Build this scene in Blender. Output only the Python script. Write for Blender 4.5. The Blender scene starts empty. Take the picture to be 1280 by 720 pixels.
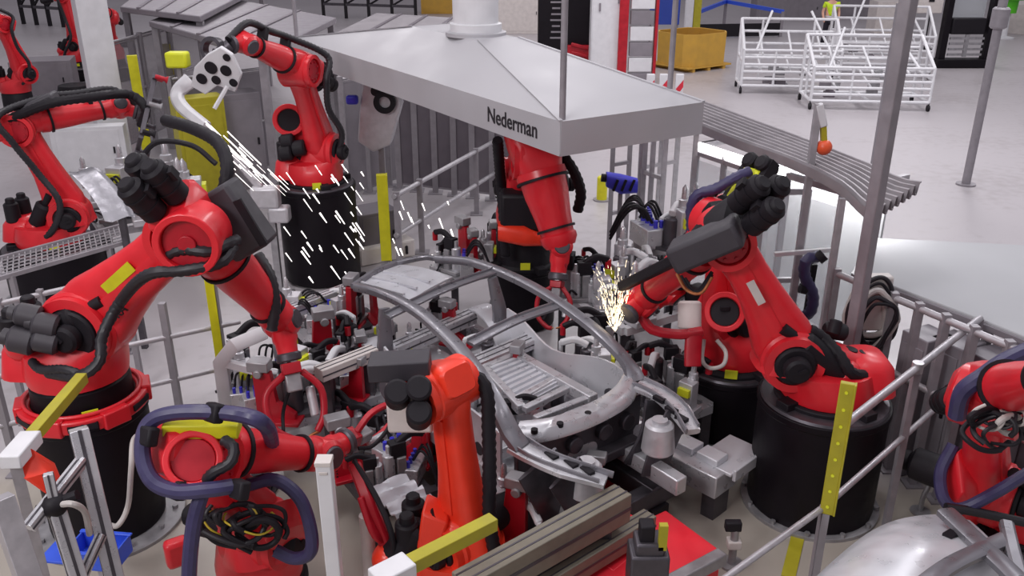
import bpy, bmesh, math, random
from mathutils import Vector, Matrix, Quaternion
V3 = Vector
PI = math.pi
random.seed(7)
scene = bpy.context.scene
COL = scene.collection

# ------------------------------------------------------------------ camera geometry
H, PITCH, F = 4.46, math.radians(22.7), 1100.0
SP, CP = math.sin(PITCH), math.cos(PITCH)
CAM = V3((0, 0, H))

def ray(px, py):
    v = (py - 360) / F
    return V3(((px - 640) / F, CP - v * SP, -(SP + v * CP)))

def W(px, py, z=0.0):
    d = ray(px, py)
    return CAM + d * ((z - H) / d.z)

def D(px, py, t):
    return CAM + ray(px, py) * t

def DY(px, py, y):
    d = ray(px, py)
    return CAM + d * (y / d.y)

def depth(p):
    return p.y * CP + (H - p.z) * SP

def at(px, py, p, off=0.0):
    """point seen at a pixel, as deep as the point p (off nearer if negative)"""
    return D(px, py, depth(p) + off)

def reach(P, px, py, L, near=True):
    d = ray(px, py)
    oc = CAM - P
    a, b, c = d.dot(d), 2 * d.dot(oc), oc.dot(oc) - L * L
    q = b * b - 4 * a * c
    if q < 0:
        return CAM + d * (-b / (2 * a))
    t = (-b + (-1 if near else 1) * math.sqrt(q)) / (2 * a)
    return CAM + d * t

A = math.radians(33)
UX = V3((math.cos(A), math.sin(A), 0))      # away to the right
VX = V3((-math.sin(A), math.cos(A), 0))     # away to the left
ZX = V3((0, 0, 1))

# ------------------------------------------------------------------ materials
def lin(c):
    c = c / 255.0
    return c / 12.92 if c <= 0.04045 else ((c + 0.055) / 1.055) ** 2.4

def rgb(r, g, b):
    return (lin(r), lin(g), lin(b), 1)

def mat(name, col, rough=0.5, metal=0.0, vary=0.12, scale=9.0, bump=0.0, emit=None, es=0.0, alpha=None, coat=0.0, spec=None, bscale=None):
    m = bpy.data.materials.new(name)
    m.use_nodes = True
    nt = m.node_tree
    b = nt.nodes['Principled BSDF']
    b.inputs['Roughness'].default_value = rough
    b.inputs['Metallic'].default_value = metal
    if spec is not None:
        b.inputs['Specular IOR Level'].default_value = spec
    if coat:
        b.inputs['Coat Weight'].default_value = coat
        b.inputs['Coat Roughness'].default_value = 0.15
    tc = nt.nodes.new('ShaderNodeTexCoord')
    nz = nt.nodes.new('ShaderNodeTexNoise')
    nz.inputs['Scale'].default_value = scale
    nz.inputs['Detail'].default_value = 4
    nt.links.new(tc.outputs['Object'], nz.inputs['Vector'])
    ramp = nt.nodes.new('ShaderNodeMapRange')
    ramp.inputs['From Min'].default_value = 0.3
    ramp.inputs['From Max'].default_value = 0.7
    ramp.inputs['To Min'].default_value = 1 - vary
    ramp.inputs['To Max'].default_value = 1 + vary
    nt.links.new(nz.outputs['Fac'], ramp.inputs['Value'])
    mx = nt.nodes.new('ShaderNodeVectorMath')
    mx.operation = 'SCALE'
    mx.inputs[0].default_value = col[:3]
    nt.links.new(ramp.outputs['Result'], mx.inputs['Scale'])
    nt.links.new(mx.outputs['Vector'], b.inputs['Base Color'])
    if vary:
        rr = nt.nodes.new('ShaderNodeMapRange')
        rr.inputs['From Min'].default_value = 0.3
        rr.inputs['From Max'].default_value = 0.7
        rr.inputs['To Min'].default_value = max(0.03, rough - 0.1)
        rr.inputs['To Max'].default_value = min(1, rough + 0.12)
        nt.links.new(nz.outputs['Fac'], rr.inputs['Value'])
        nt.links.new(rr.outputs['Result'], b.inputs['Roughness'])
    if bump:
        n2 = nt.nodes.new('ShaderNodeTexNoise')
        n2.inputs['Scale'].default_value = bscale or scale * 2
        n2.inputs['Detail'].default_value = 3
        nt.links.new(tc.outputs['Object'], n2.inputs['Vector'])
        bp = nt.nodes.new('ShaderNodeBump')
        bp.inputs['Strength'].default_value = bump
        bp.inputs['Distance'].default_value = 0.03
        nt.links.new(n2.outputs['Fac'], bp.inputs['Height'])
        nt.links.new(bp.outputs['Normal'], b.inputs['Normal'])
    if emit:
        b.inputs['Emission Color'].default_value = emit
        b.inputs['Emission Strength'].default_value = es
    if alpha is not None:
        b.inputs['Alpha'].default_value = alpha
    return m

M = {}
M['red'] = mat('robot_red', rgb(216, 32, 44), 0.38, 0, 0.08, 5, coat=0.15)
M['orange'] = mat('robot_orange_red', rgb(236, 58, 34), 0.38, 0, 0.08, 5, coat=0.15)
M['darkred'] = mat('tool_red', rgb(172, 14, 34), 0.4, 0, 0.15, 8)
M['black'] = mat('black_paint', rgb(17, 11, 18), 0.5, 0, 0.2, 6, spec=.22)
M['matte'] = mat('matte_black', rgb(26, 22, 28), 0.6, 0, 0.2, 8, spec=.3)
M['cover'] = mat('charcoal_cover', rgb(56, 52, 58), 0.55, 0, 0.1, 6)
M['rubber'] = mat('hose_rubber', rgb(32, 29, 35), 0.5, 0, 0.15, 12)
M['bluehose'] = mat('hose_blue_black', rgb(56, 51, 88), 0.42, 0, 0.15, 12)
M['greyhose'] = mat('hose_grey', rgb(190, 184, 180), 0.5, 0, 0.1, 12)
M['steel'] = mat('grey_steel', rgb(156, 154, 157), 0.4, 0.5, 0.18, 10)
M['dsteel'] = mat('dark_steel', rgb(86, 82, 88), 0.4, 0.6, 0.2, 10)
M['alu'] = mat('aluminium', rgb(200, 199, 203), 0.32, 0.5, 0.05, 14)
M['pale'] = mat('pale_panel', rgb(172, 172, 175), 0.9, 0, 0.03, 2)
M['alusheet'] = mat('pressed_aluminium_sheet', rgb(214, 214, 219), 0.34, 0.3, 0.04, 7, bump=0.05, bscale=5)
M['carframe'] = mat('car_frame_metal', rgb(134, 132, 138), 0.34, 0.5, 0.04, 12)
M['cast'] = mat('cast_aluminium', rgb(196, 194, 198), 0.42, 0.45, 0.08, 12, bump=0.15, bscale=16)
M['galv'] = mat('galvanised_tube', rgb(176, 172, 176), 0.42, 0.45, 0.12, 14)
M['post'] = mat('grey_painted_post', rgb(142, 137, 142), 0.5, 0.15, 0.1, 10)
M['white'] = mat('white_paint', rgb(214, 213, 216), 0.45, 0, 0.05, 6)
M['offwhite'] = mat('offwhite_plastic', rgb(208, 200, 196), 0.5, 0, 0.08, 7)
M['hood'] = mat('hood_sheet', rgb(176, 174, 178), 0.55, 0.15, 0.05, 1.5)
M['yellow'] = mat('safety_yellow', rgb(206, 200, 24), 0.45, 0, 0.1, 8)
M['olive'] = mat('yellow_beam_paint', rgb(168, 158, 34), 0.5, 0, 0.1, 8)
M['lime'] = mat('label_yellow', rgb(220, 224, 40), 0.5, 0, 0.05, 8)
M['blue'] = mat('blue_plastic', rgb(56, 92, 214), 0.4, 0, 0.08, 8)
M['dblue'] = mat('blue_panel', rgb(40, 66, 158), 0.5, 0, 0.05, 8)
M['cobalt'] = mat('cobalt_plastic', rgb(58, 56, 190), 0.4, 0, 0.1, 8)
M['green'] = mat('green_plastic', rgb(84, 190, 30), 0.45, 0, 0.08, 8)
M['teal'] = mat('teal_plastic', rgb(60, 160, 150), 0.5, 0, 0.1, 8)
M['copper'] = mat('copper', rgb(190, 120, 80), 0.35, 0.9, 0.1, 20)
M['card'] = mat('cardboard', rgb(196, 152, 62), 0.7, 0, 0.08, 4)
M['cardshade'] = mat('cardboard_inside_shaded', rgb(164, 122, 40), 0.75, 0, 0.08, 4)  # darker cardboard: the shade inside the crate is put into this colour
M['binred'] = mat('red_bin_paint', rgb(228, 34, 50), 0.45, 0, 0.06, 5)
M['glass'] = mat('clear_panel', rgb(215, 222, 226), 0.15, 0, 0.02, 4, alpha=0.28)
M['mesh'] = mat('smoked_panel', rgb(150, 144, 150), 0.4, 0, 0.05, 4, alpha=0.45)
M['panel'] = mat('grey_panel', rgb(132, 126, 132), 0.5, 0.1, 0.08, 5)
M['dpanel'] = mat('dark_panel', rgb(108, 101, 108), 0.5, 0.1, 0.08, 5)
M['canopy'] = mat('canopy_sheet', rgb(158, 152, 156), 0.45, 0.3, 0.1, 5)
M['chan'] = mat('channel_paint', rgb(126, 119, 106), 0.45, 0.25, 0.15, 9)
M['led'] = mat('lit_strip', rgb(255, 255, 255), 0.5, 0, 0, 5, emit=(1, 1, 1, 1), es=4.0)
M['spark'] = mat('spark_glow', rgb(255, 230, 180), 0.5, 0, 0, 5, emit=(1.0, 0.86, 0.62, 1), es=1.7)
M['sparkw'] = mat('spark_white', rgb(255, 250, 245), 0.5, 0, 0, 5, emit=(1.0, 0.95, 0.92, 1), es=1.6)
M['text'] = mat('black_print', rgb(30, 26, 32), 0.6, 0, 0, 5)
M['beacon'] = mat('orange_beacon', rgb(226, 88, 48), 0.35, 0, 0.05, 8)
M['hivis'] = mat('hi_vis_cloth', rgb(196, 226, 36), 0.7, 0, 0.1, 12)
M['navy'] = mat('dark_trousers', rgb(34, 30, 42), 0.8, 0, 0.15, 12)
M['skin'] = mat('skin', rgb(214, 164, 140), 0.55, 0, 0.05, 8)
M['hair'] = mat('hair', rgb(60, 44, 36), 0.7, 0, 0.15, 20)
M['wire'] = mat('cable_yellow', rgb(196, 170, 50), 0.5, 0, 0.05, 8)
M['redcloth'] = mat('red_strip', rgb(206, 40, 58), 0.5, 0, 0.05, 8)
M['copperred'] = M['darkred']

# floor: pinkish grey epoxy with wear
def floor_mat():
    m = bpy.data.materials.new('epoxy_floor')
    m.use_nodes = True
    nt = m.node_tree
    b = nt.nodes['Principled BSDF']
    tc = nt.nodes.new('ShaderNodeTexCoord')
    n1 = nt.nodes.new('ShaderNodeTexNoise'); n1.inputs['Scale'].default_value = 0.35; n1.inputs['Detail'].default_value = 6
    n2 = nt.nodes.new('ShaderNodeTexNoise'); n2.inputs['Scale'].default_value = 5.0; n2.inputs['Detail'].default_value = 8
    nt.links.new(tc.outputs['Object'], n1.inputs['Vector']); nt.links.new(tc.outputs['Object'], n2.inputs['Vector'])
    mx = nt.nodes.new('ShaderNodeMath'); mx.operation = 'ADD'
    nt.links.new(n1.outputs['Fac'], mx.inputs[0]); nt.links.new(n2.outputs['Fac'], mx.inputs[1])
    cr = nt.nodes.new('ShaderNodeValToRGB')
    cr.color_ramp.elements[0].position = 0.7; cr.color_ramp.elements[0].color = rgb(160, 153, 155)
    cr.color_ramp.elements[1].position = 1.3; cr.color_ramp.elements[1].color = rgb(174, 168, 171)
    nt.links.new(mx.outputs[0], cr.inputs['Fac'])
    # the near cell floor is mixed towards a warmer tone, with a noisy edge
    sx = nt.nodes.new('ShaderNodeSeparateXYZ'); nt.links.new(tc.outputs['Object'], sx.inputs[0])
    mr = nt.nodes.new('ShaderNodeMapRange'); mr.inputs['From Min'].default_value = 7.0; mr.inputs['From Max'].default_value = 7.6
    mr.inputs['To Min'].default_value = 0.75; mr.inputs['To Max'].default_value = 0.0
    ad = nt.nodes.new('ShaderNodeMath'); ad.operation = 'MULTIPLY_ADD'; ad.inputs[1].default_value = 1.6; nt.links.new(n1.outputs['Fac'], ad.inputs[0]); nt.links.new(sx.outputs['Y'], ad.inputs[2])
    nt.links.new(ad.outputs[0], mr.inputs['Value'])
    wm = nt.nodes.new('ShaderNodeMix'); wm.data_type = 'RGBA'; wm.blend_type = 'MIX'
    wm.inputs[7].default_value = rgb(166, 157, 142)
    nt.links.new(mr.outputs['Result'], wm.inputs[0]); nt.links.new(cr.outputs['Color'], wm.inputs[6])
    nt.links.new(wm.outputs[2], b.inputs['Base Color'])
    b.inputs['Roughness'].default_value = 0.34
    return m
M['floor'] = floor_mat()

# ------------------------------------------------------------------ mesh builder
def ortho(z, hint):
    z = z.normalized()
    x = hint - z * hint.dot(z)
    if x.length < 1e-5:
        hint = V3((1, 0, 0)) if abs(z.x) < 0.9 else V3((0, 1, 0))
        x = hint - z * hint.dot(z)
    x.normalize()
    return x, z.cross(x), z

class MB:
    def __init__(s):
        s.v, s.f, s.m, s.cur = [], [], [], 0

    def face(s, idx):
        s.f.append(idx); s.m.append(s.cur)

    def box(s, c, size, ax=None):
        c = V3(c)
        X, Y, Z = ax if ax else (V3((1, 0, 0)), V3((0, 1, 0)), V3((0, 0, 1)))
        a, b, d = [q / 2 for q in size]
        n = len(s.v)
        for k in (-1, 1):
            for i, j in ((-1, -1), (1, -1), (1, 1), (-1, 1)):
                s.v.append(c + X * (i * a) + Y * (j * b) + Z * (k * d))
        for q in ((3, 2, 1, 0), (4, 5, 6, 7), (0, 1, 5, 4), (1, 2, 6, 5), (2, 3, 7, 6), (3, 0, 4, 7)):
            s.face([n + i for i in q])
        return s

    def bar(s, p0, p1, w, h, up=ZX):
        p0, p1 = V3(p0), V3(p1)
        d = p1 - p0
        y, x, z = ortho(d, V3(up))      # y ~ up
        return s.box((p0 + p1) / 2, (w, h, d.length), (x, y, z))

    def rings(s, rings, caps=True, closed=True):
        n0 = len(s.v)
        k = len(rings[0])
        for r in rings:
            s.v.extend(r)
        for i in range(len(rings) - 1):
            for j in range(k if closed else k - 1):
                a, b = n0 + i * k + j, n0 + i * k + (j + 1) % k
                s.face([a, b, b + k, a + k])
        if caps:
            s.face([n0 + j for j in range(k)][::-1])
            e = n0 + (len(rings) - 1) * k
            s.face([e + j for j in range(k)])
        return s

    def cyl(s, p0, p1, r0, r1=None, seg=20, bev=0.0):
        p0, p1 = V3(p0), V3(p1)
        r1 = r0 if r1 is None else r1
        x, y, z = ortho(p1 - p0, V3((0.3, 0.2, 0.9)))
        prof = [(0, r0), (1, r1)]
        L = (p1 - p0).length
        if bev:
            q = min(bev / L, 0.45)
            prof = [(0, r0 - bev), (q, r0), (1 - q, r1), (1, r1 - bev)]
        rr = []
        for t, r in prof:
            c = p0.lerp(p1, t)
            rr.append([c + x * (r * math.cos(2 * PI * i / seg)) + y * (r * math.sin(2 * PI * i / seg)) for i in range(seg)])
        return s.rings(rr)

    def lathe(s, p, axis, prof, seg=28, caps=True):
        """prof: (along, radius)"""
        p = V3(p)
        x, y, z = ortho(V3(axis), V3((0.3, 0.2, 0.9)))
        rr = []
        for t, r in prof:
            c = p + z * t
            rr.append([c + x * (r * math.cos(2 * PI * i / seg)) + y * (r * math.sin(2 * PI * i / seg)) for i in range(seg)])
        return s.rings(rr, caps)

    def ring(s, p, axis, r_in, r_out, h, seg=28):
        p = V3(p)
        x, y, z = ortho(V3(axis), V3((0.3, 0.2, 0.9)))
        rr = []
        for t, r in ((0, r_in), (0, r_out), (h, r_out), (h, r_in), (0, r_in)):
            c = p + z * t
            rr.append([c + x * (r * math.cos(2 * PI * i / seg)) + y * (r * math.sin(2 * PI * i / seg)) for i in range(seg)])
        return s.rings(rr, caps=False)

    def loft(s, secs, seg=24):
        """secs: (centre, xaxis, yaxis, hx, hy, exponent)"""
        rr = []
        for c, x, y, hx, hy, e in secs:
            ring = []
            for i in range(seg):
                a = 2 * PI * i / seg
                ca, sa = math.cos(a), math.sin(a)
                px = math.copysign(abs(ca) ** (2 / e), ca) * hx
                py = math.copysign(abs(sa) ** (2 / e), sa) * hy
                ring.append(V3(c) + x * px + y * py)
            rr.append(ring)
        return s.rings(rr)

    def tube(s, pts, r, seg=10, sm=6, ribs=False, flat=None):
        pts = [V3(p) for p in pts]
        path = spline(pts, sm) if sm > 1 and len(pts) > 2 else pts
        if ribs:
            path = resample(path, r * 0.55)
        rr = []
        up = V3((0.13, 0.31, 0.94))
        prev = None
        for i, p in enumerate(path):
            t = path[min(i + 1, len(path) - 1)] - path[max(i - 1, 0)]
            if t.length < 1e-7:
                t = V3((0, 0, 1))
            x, y, z = ortho(t, prev if prev else up)
            prev = x
            q = r * (1.0 if not ribs or i % 2 else 0.86)
            hx, hy = (q, q) if not flat else flat
            rr.append([p + x * (hx * math.cos(2 * PI * k / seg)) + y * (hy * math.sin(2 * PI * k / seg)) for k in range(seg)])
        return s.rings(rr)

    def beamtube(s, pts, w, h, up=ZX, sm=6, widths=None):
        """rectangular section swept along a smooth path"""
        path = spline([V3(p) for p in pts], sm) if sm > 1 else [V3(p) for p in pts]
        rr = []
        for i, p in enumerate(path):
            t = path[min(i + 1, len(path) - 1)] - path[max(i - 1, 0)]
            y, x, z = ortho(t, V3(up))
            k = 1.0
            if widths:
                u = i / (len(path) - 1) * (len(widths) - 1)
                a = int(min(u, len(widths) - 2)); k = widths[a] + (widths[a + 1] - widths[a]) * (u - a)
            a, b = w / 2 * k, h / 2
            ca, cb = a * 0.6, b * 0.6
            rr.append([p + x * i_ + y * j_ for i_, j_ in ((-a, -cb), (-ca, -b), (ca, -b), (a, -cb), (a, cb), (ca, b), (-ca, b), (-a, cb))])
        return s.rings(rr)

    def sphere(s, c, r, seg=18, n=10, sc=(1, 1, 1)):
        c = V3(c)
        rr = []
        for i in range(1, n):
            th = PI * i / n
            rr.append([c + V3((sc[0] * r * math.sin(th) * math.cos(2 * PI * k / seg), sc[1] * r * math.sin(th) * math.sin(2 * PI * k / seg), -sc[2] * r * math.cos(th))) for k in range(seg)])
        return s.rings(rr)

    def prism(s, poly, ext):
        poly = [V3(p) for p in poly]
        ext = V3(ext)
        n = len(s.v); k = len(poly)
        s.v.extend(poly); s.v.extend([p + ext for p in poly])
        s.face([n + i for i in range(k)][::-1]); s.face([n + k + i for i in range(k)])
        for i in range(k):
            j = (i + 1) % k
            s.face([n + i, n + j, n + k + j, n + k + i])
        return s

    def slab(s, grid, th, up=ZX):
        """sheet from a grid of points with thickness"""
        up = V3(up) * th
        n = len(s.v); R, C = len(grid), len(grid[0])
        for row in grid:
            s.v.extend([V3(p) for p in row])
        for row in grid:
            s.v.extend([V3(p) - up for p in row])
        o = R * C
        for i in range(R - 1):
            for j in range(C - 1):
                a = n + i * C + j
                s.face([a, a + 1, a + C + 1, a + C])
                s.face([a + o, a + C + o, a + C + 1 + o, a + 1 + o])
        for j in range(C - 1):
            a = n + j; s.face([a, a + o, a + 1 + o, a + 1])
            a = n + (R - 1) * C + j; s.face([a, a + 1, a + 1 + o, a + o])
        for i in range(R - 1):
            a = n + i * C; s.face([a, a + C, a + C + o, a + o])
            a = n + i * C + C - 1; s.face([a, a + o, a + C + o, a + C])
        return s

    def build(s, name, m, parent=None, bev=0.0, angle=35, loc=None):
        me = bpy.data.meshes.new(name)
        o = bpy.data.objects.new(name, me)
        org = V3((0, 0, 0))
        if parent is not None:
            org = wpos(parent)
        elif loc is not None:
            org = V3(loc)
        me.from_pydata([tuple(p - org) for p in s.v], [], s.f)
        ms = m if isinstance(m, (list, tuple)) else [m]
        for q in ms:
            me.materials.append(M[q] if isinstance(q, str) else q)
        if len(ms) > 1:
            me.polygons.foreach_set('material_index', s.m)
        me.update()
        bm = bmesh.new(); bm.from_mesh(me)
        bmesh.ops.recalc_face_normals(bm, faces=bm.faces[:])
        bm.to_mesh(me); bm.free()
        me.polygons.foreach_set('use_smooth', [True] * len(me.polygons))
        me.set_sharp_from_angle(angle=math.radians(angle))
        COL.objects.link(o)
        if parent is not None:
            o.parent = parent
        elif loc is not None:
            o.location = org
        if bev:
            b = o.modifiers.new('bevel', 'BEVEL')
            b.width = bev; b.segments = 2; b.limit_method = 'ANGLE'; b.angle_limit = math.radians(40)
        return o

def wpos(o):
    p = V3(o.location)
    while o.parent is not None:
        o = o.parent
        p = p + V3(o.location)
    return p

def spline(pts, n):
    out = []
    P = [pts[0] * 2 - pts[1]] + pts + [pts[-1] * 2 - pts[-2]]
    for i in range(1, len(P) - 2):
        p0, p1, p2, p3 = P[i - 1:i + 3]
        for k in range(n):
            t = k / n
            out.append(0.5 * ((2 * p1) + (p2 - p0) * t + (2 * p0 - 5 * p1 + 4 * p2 - p3) * t * t + (3 * p1 - p0 - 3 * p2 + p3) * t ** 3))
    out.append(pts[-1])
    return out

def resample(path, step):
    out = [path[0]]
    acc = 0.0
    for a, b in zip(path, path[1:]):
        L = (b - a).length
        if L < 1e-9:
            continue
        u = step - acc
        while u <= L:
            out.append(a.lerp(b, u / L))
            u += step
        acc = (acc + L) % step if L + acc >= step else acc + L
    out.append(path[-1])
    return out

def thing(name, loc, label, cat, group=None):
    o = bpy.data.objects.new(name, None)
    o.empty_display_size = 0.1
    COL.objects.link(o)
    o.location = loc
    o['label'] = label; o['category'] = cat
    if group:
        o['group'] = group
    return o

def tag(o, label, cat, group=None, kind=None):
    o['label'] = label; o['category'] = cat
    if group:
        o['group'] = group
    if kind:
        o['kind'] = kind
    return o

def struct(o):
    o['kind'] = 'structure'
    return o

def kids(o):
    return [c for c in bpy.data.objects if c.parent is o]

def copy_tree(o, loc=None, rotz=None, label=None, parent=None, cache=None):
    c = o.copy(); COL.objects.link(c)
    if parent is not None:
        c.parent = parent
    if loc is not None:
        c.location = loc
    if rotz is not None:
        c.rotation_euler = (0, 0, rotz)
    if label:
        c['label'] = label
    for ch in kids(o):
        copy_tree(ch, parent=c)
    return c

def text_mesh(s, size, bold=0.0, ext=0.002):
    cu = bpy.data.curves.new('lettering', 'FONT')
    cu.body = s; cu.size = size; cu.extrude = ext; cu.offset = bold
    cu.align_x = 'CENTER'; cu.align_y = 'CENTER'
    o = bpy.data.objects.new('lettering', cu)
    COL.objects.link(o)
    dg = bpy.context.evaluated_depsgraph_get()
    me = bpy.data.meshes.new_from_object(o.evaluated_get(dg))
    bpy.data.objects.remove(o)
    return me

def letter(s, size, p, right, up, m, parent, name='lettering', bold=0.0):
    me = text_mesh(s, size, bold)
    right = V3(right).normalized(); up = V3(up); up = (up - right * up.dot(right)).normalized()
    n = right.cross(up)
    R = Matrix((right, up, n)).transposed().to_4x4()
    me.transform(R)
    me.transform(Matrix.Translation(V3(p) - wpos(parent)))
    me.materials.clear(); me.materials.append(M[m])
    o = bpy.data.objects.new(name, me)
    COL.objects.link(o); o.parent = parent
    return o
# ------------------------------------------------------------------ robots
def col_mat(o, m):
    return m

def robot(label, base, A2, EL, WR, TP, ped_h=0.9, ped_r=0.46, foot_r=None, red='red', thinl=None, ring=False, motors=True,
          cover=None, hoses=True, hside=1, tagged=True, tool=None, yaw=None, base_r=0.34, ped_col='black', base_mat='matte',
          thin=1.0, plate=True, group=None, detail=True, fr=1.0, hs=.9, hm=None, cmot=True):
    base = V3(base)
    root = thing('industrial_robot', base, label, 'robot', group or 'red six-axis robots of the cell')
    up = ZX
    # ---- pedestal
    ptop = base + up * ped_h
    if ped_h > 0.12:
        b = MB()
        b.lathe(base, up, [(0.03, ped_r * 0.99), (0.06, ped_r), (ped_h - 0.06, ped_r), (ped_h - 0.055, ped_r + 0.012), (ped_h, ped_r + 0.012)], 40)
        ped = b.build('pedestal', ped_col, root, bev=0.006)
        if foot_r:
            b = MB(); b.lathe(base, up, [(0, foot_r), (0.028, foot_r), (0.032, foot_r - 0.01)], 48)
            for i in range(12):
                a = i * PI / 6 + 0.2
                q = base + V3((math.cos(a), math.sin(a), 0)) * (ped_r + foot_r) / 2 + up * 0.03
                b.cyl(q, q + up * 0.03, 0.022, seg=6)
            b.build('foot_plate', 'steel', root)
        if ring:
            b = MB(); b.ring(ptop, up, base_r + 0.005, ped_r + 0.03, 0.1, 40); b.ring(ptop + up * .1, up, base_r + 0.03, ped_r - .01, 0.03, 40)
            for i in range(6):
                a = i * PI / 3 + 0.4
                c, s = math.cos(a), math.sin(a)
                X = V3((c, s, 0)); Y = V3((-s, c, 0))
                b.box(ptop + X * (ped_r + 0.005) + up * 0.05, (0.07, 0.2, 0.13), (X, Y, up))
            mr = b.build('mounting_ring', red, ped, bev=0.012)
            for i in range(6):
                a = i * PI / 3 + 0.92; X = V3((math.cos(a), math.sin(a), 0)); Y = V3((-X.y, X.x, 0))
                b = MB(); b.box(ptop + X * (ped_r + 0.026) + up * .05, (.016, .2, .045), (X, Y, up)); b.build('slot', 'matte', ped)
        elif plate:
            b = MB(); b.lathe(ptop, up, [(0, ped_r - 0.01), (0.02, ped_r - 0.02)], 40)
            b.build('top_plate', 'dsteel', ped)
    # ---- base casting
    zb = A2.z - 0.42
    bh = max(zb - ptop.z, 0.06)
    b = MB()
    b.lathe(ptop, up, [(0.0, base_r * 1.08), (0.05, base_r * 1.08), (0.06, base_r), (bh * 0.9, base_r * 0.97), (bh, base_r * 0.9)], 36)
    if detail:
        for i in range(4):
            a = i * PI / 2 + 0.5
            X = V3((math.cos(a), math.sin(a), 0)); Y = V3((-X.y, X.x, 0))
            b.box(ptop + X * (base_r + 0.03) + up * 0.04, (0.14, 0.12, 0.08), (X, Y, up))
    bs = b.build('base_casting', base_mat, root, bev=0.01)
    if tagged:
        tocam = V3((CAM.x - base.x + 0.3, CAM.y - base.y, 0)).normalized()
        Y = V3((-tocam.y, tocam.x, 0))
        b = MB(); b.box(ptop + tocam * (base_r * 1.09) + up * min(0.1, bh * .5 + 0.04), (0.012, 0.11, 0.08), (tocam, Y, up))
        b.build('warning_label', 'lime', bs)
    # ---- hinge axis
    d1 = EL - A2
    if yaw is None:
        hd = V3((d1.x, d1.y, 0))
        if hd.length < 0.15:
            hd = V3((A2.x - base.x, A2.y - base.y, 0))
        f = V3((WR.x - base.x, WR.y - base.y, 0)).normalized()
        if hd.length < 0.05:
            hd = f
        h = up.cross(hd).normalized()
        # keep the hinge square to the lower arm
    else:
        h = V3((-math.sin(yaw), math.cos(yaw), 0))
    z1 = d1.normalized()
    h = (h - z1 * h.dot(z1)).normalized()
    if h.dot(CAM - A2) < 0:
        h = -h
    p1 = z1.cross(h)                    # across the arm, in the swing plane
    if p1.z < 0 and abs(p1.z) > .2:
        p1 = -p1
    fwd = V3((A2.x - base.x, A2.y - base.y, 0))
    if fwd.length < 0.03:
        fwd = V3((d1.x, d1.y, 0))
    fwd.normalize()
    # ---- rotating column
    c0 = ptop + up * bh
    b = MB()
    side = V3((-fwd.y, fwd.x, 0))
    b.loft([(c0, fwd, side, base_r * 0.98, base_r * 0.98, 2.0), (c0 + up * 0.1, fwd, side, base_r * 1.0, base_r * 1.0, 2.2),
            (c0 + up * 0.2 + (A2 - c0) * 0.12, fwd, side, base_r * 0.95, base_r * 0.9, 2.6),
            ((A2 - up * A2.z) + up * (c0.z + (A2.z - c0.z) * 0.75), fwd, side, 0.27, 0.25, 3.2),
            (A2 + up * 0.12, fwd, side, 0.2, 0.22, 3.5), (A2 + up * 0.2, fwd, side, 0.11, 0.16, 3)], 28)
    # rear shelf of the casting
    rb = c0 - fwd * (base_r * 0.75) + up * 0.13
    b.loft([(rb - up * 0.08, fwd, side, 0.24, 0.25, 3), (rb + up * 0.12, fwd, side, 0.2, 0.22, 3), (rb + up * 0.2, fwd, side, 0.13, 0.15, 3)], 20)
    colm = b.build('rotating_column', red, root, bev=0.0, angle=50)
    # column motors
    for k, (dx, dy) in enumerate(((-0.32, 0.1), (-0.34, -0.12)) if cmot else ()):
        q = c0 + fwd * dx + side * dy + up * 0.28
        b = MB(); b.cyl(q, q + up * 0.24, 0.088, 0.084, 16, 0.015); b.cyl(q + up * 0.22, q + up * 0.3, 0.055, 0.05, 12, 0.01)
        b.build('column_motor', 'matte', root)
    # counterbalance cylinder
    q0 = A2 - fwd * 0.42 - up * 0.12 + h * 0.14
    q1 = A2 + z1 * 0.32 * thin - fwd * 0.06 + h * 0.14
    b = MB(); b.cyl(q0, q0.lerp(q1, 0.72), 0.105, 0.105, 18, 0.03); b.cyl(q0.lerp(q1, 0.7), q1, 0.045, seg=12)
    cb = b.build('counterbalance_cylinder', 'matte', root)
    b = MB(); b.sphere(q0, 0.125, 16, 8, (1, 1, 1)); b.cyl(q0.lerp(q1, -0.05), q0.lerp(q1, 0.12), 0.12, 0.11, 18, 0.02)
    b.build('cylinder_cap', red, cb)
    # ---- lower arm
    L = d1.length
    secs = []
    for t, w, k in ((-0.02, .18, .12), (0.06, .235, .135), (.16, .235, .14), (.3, .2, .13), (.5, .165, .12), (.7, .15, .115), (.86, .16, .115), (.96, .185, .12), (1.04, .15, .11)):
        secs.append((A2 + d1 * t + p1 * (0.03 * math.sin(t * PI)), p1, h, w * thin, k * thin, 3.6))
    b = MB(); b.loft(secs, 28)
    b.cyl(A2 - h * 0.17, A2 + h * 0.17, 0.245 * thin, seg=30, bev=0.02)
    b.cyl(EL - h * 0.18, EL + h * 0.18, 0.2 * thin, seg=28, bev=0.02)
    b.ring(A2 + h * 0.165, h, 0.165 * thin, 0.225 * thin, 0.06, 30)
    b.ring(EL + h * 0.175, h, 0.145 * thin, 0.19 * thin, 0.05, 28)
    # casting rib on the face towards the hinge side
    b.beamtube([A2 + d1 * .22 + h * .135 * thin, A2 + d1 * .55 + h * .122 * thin, A2 + d1 * .84 + h * .12 * thin], 0.1, 0.03, h, 4)
    arm = b.build('lower_arm', red, root, bev=0.0, angle=40)
    # shoulder motor in the ring and its cap
    b = MB(); b.cyl(A2 + h * 0.16, A2 + h * 0.25, 0.16 * thin, 0.155 * thin, 24, 0.015)
    b.cyl(A2 + h * 0.24, A2 + h * 0.34, 0.105, 0.1, 20, 0.02)
    b.box(A2 + h * 0.345 + p1 * 0.03, (0.07, 0.03, 0.02), (p1, z1, h))
    b.build('shoulder_motor', 'matte', arm)
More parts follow.
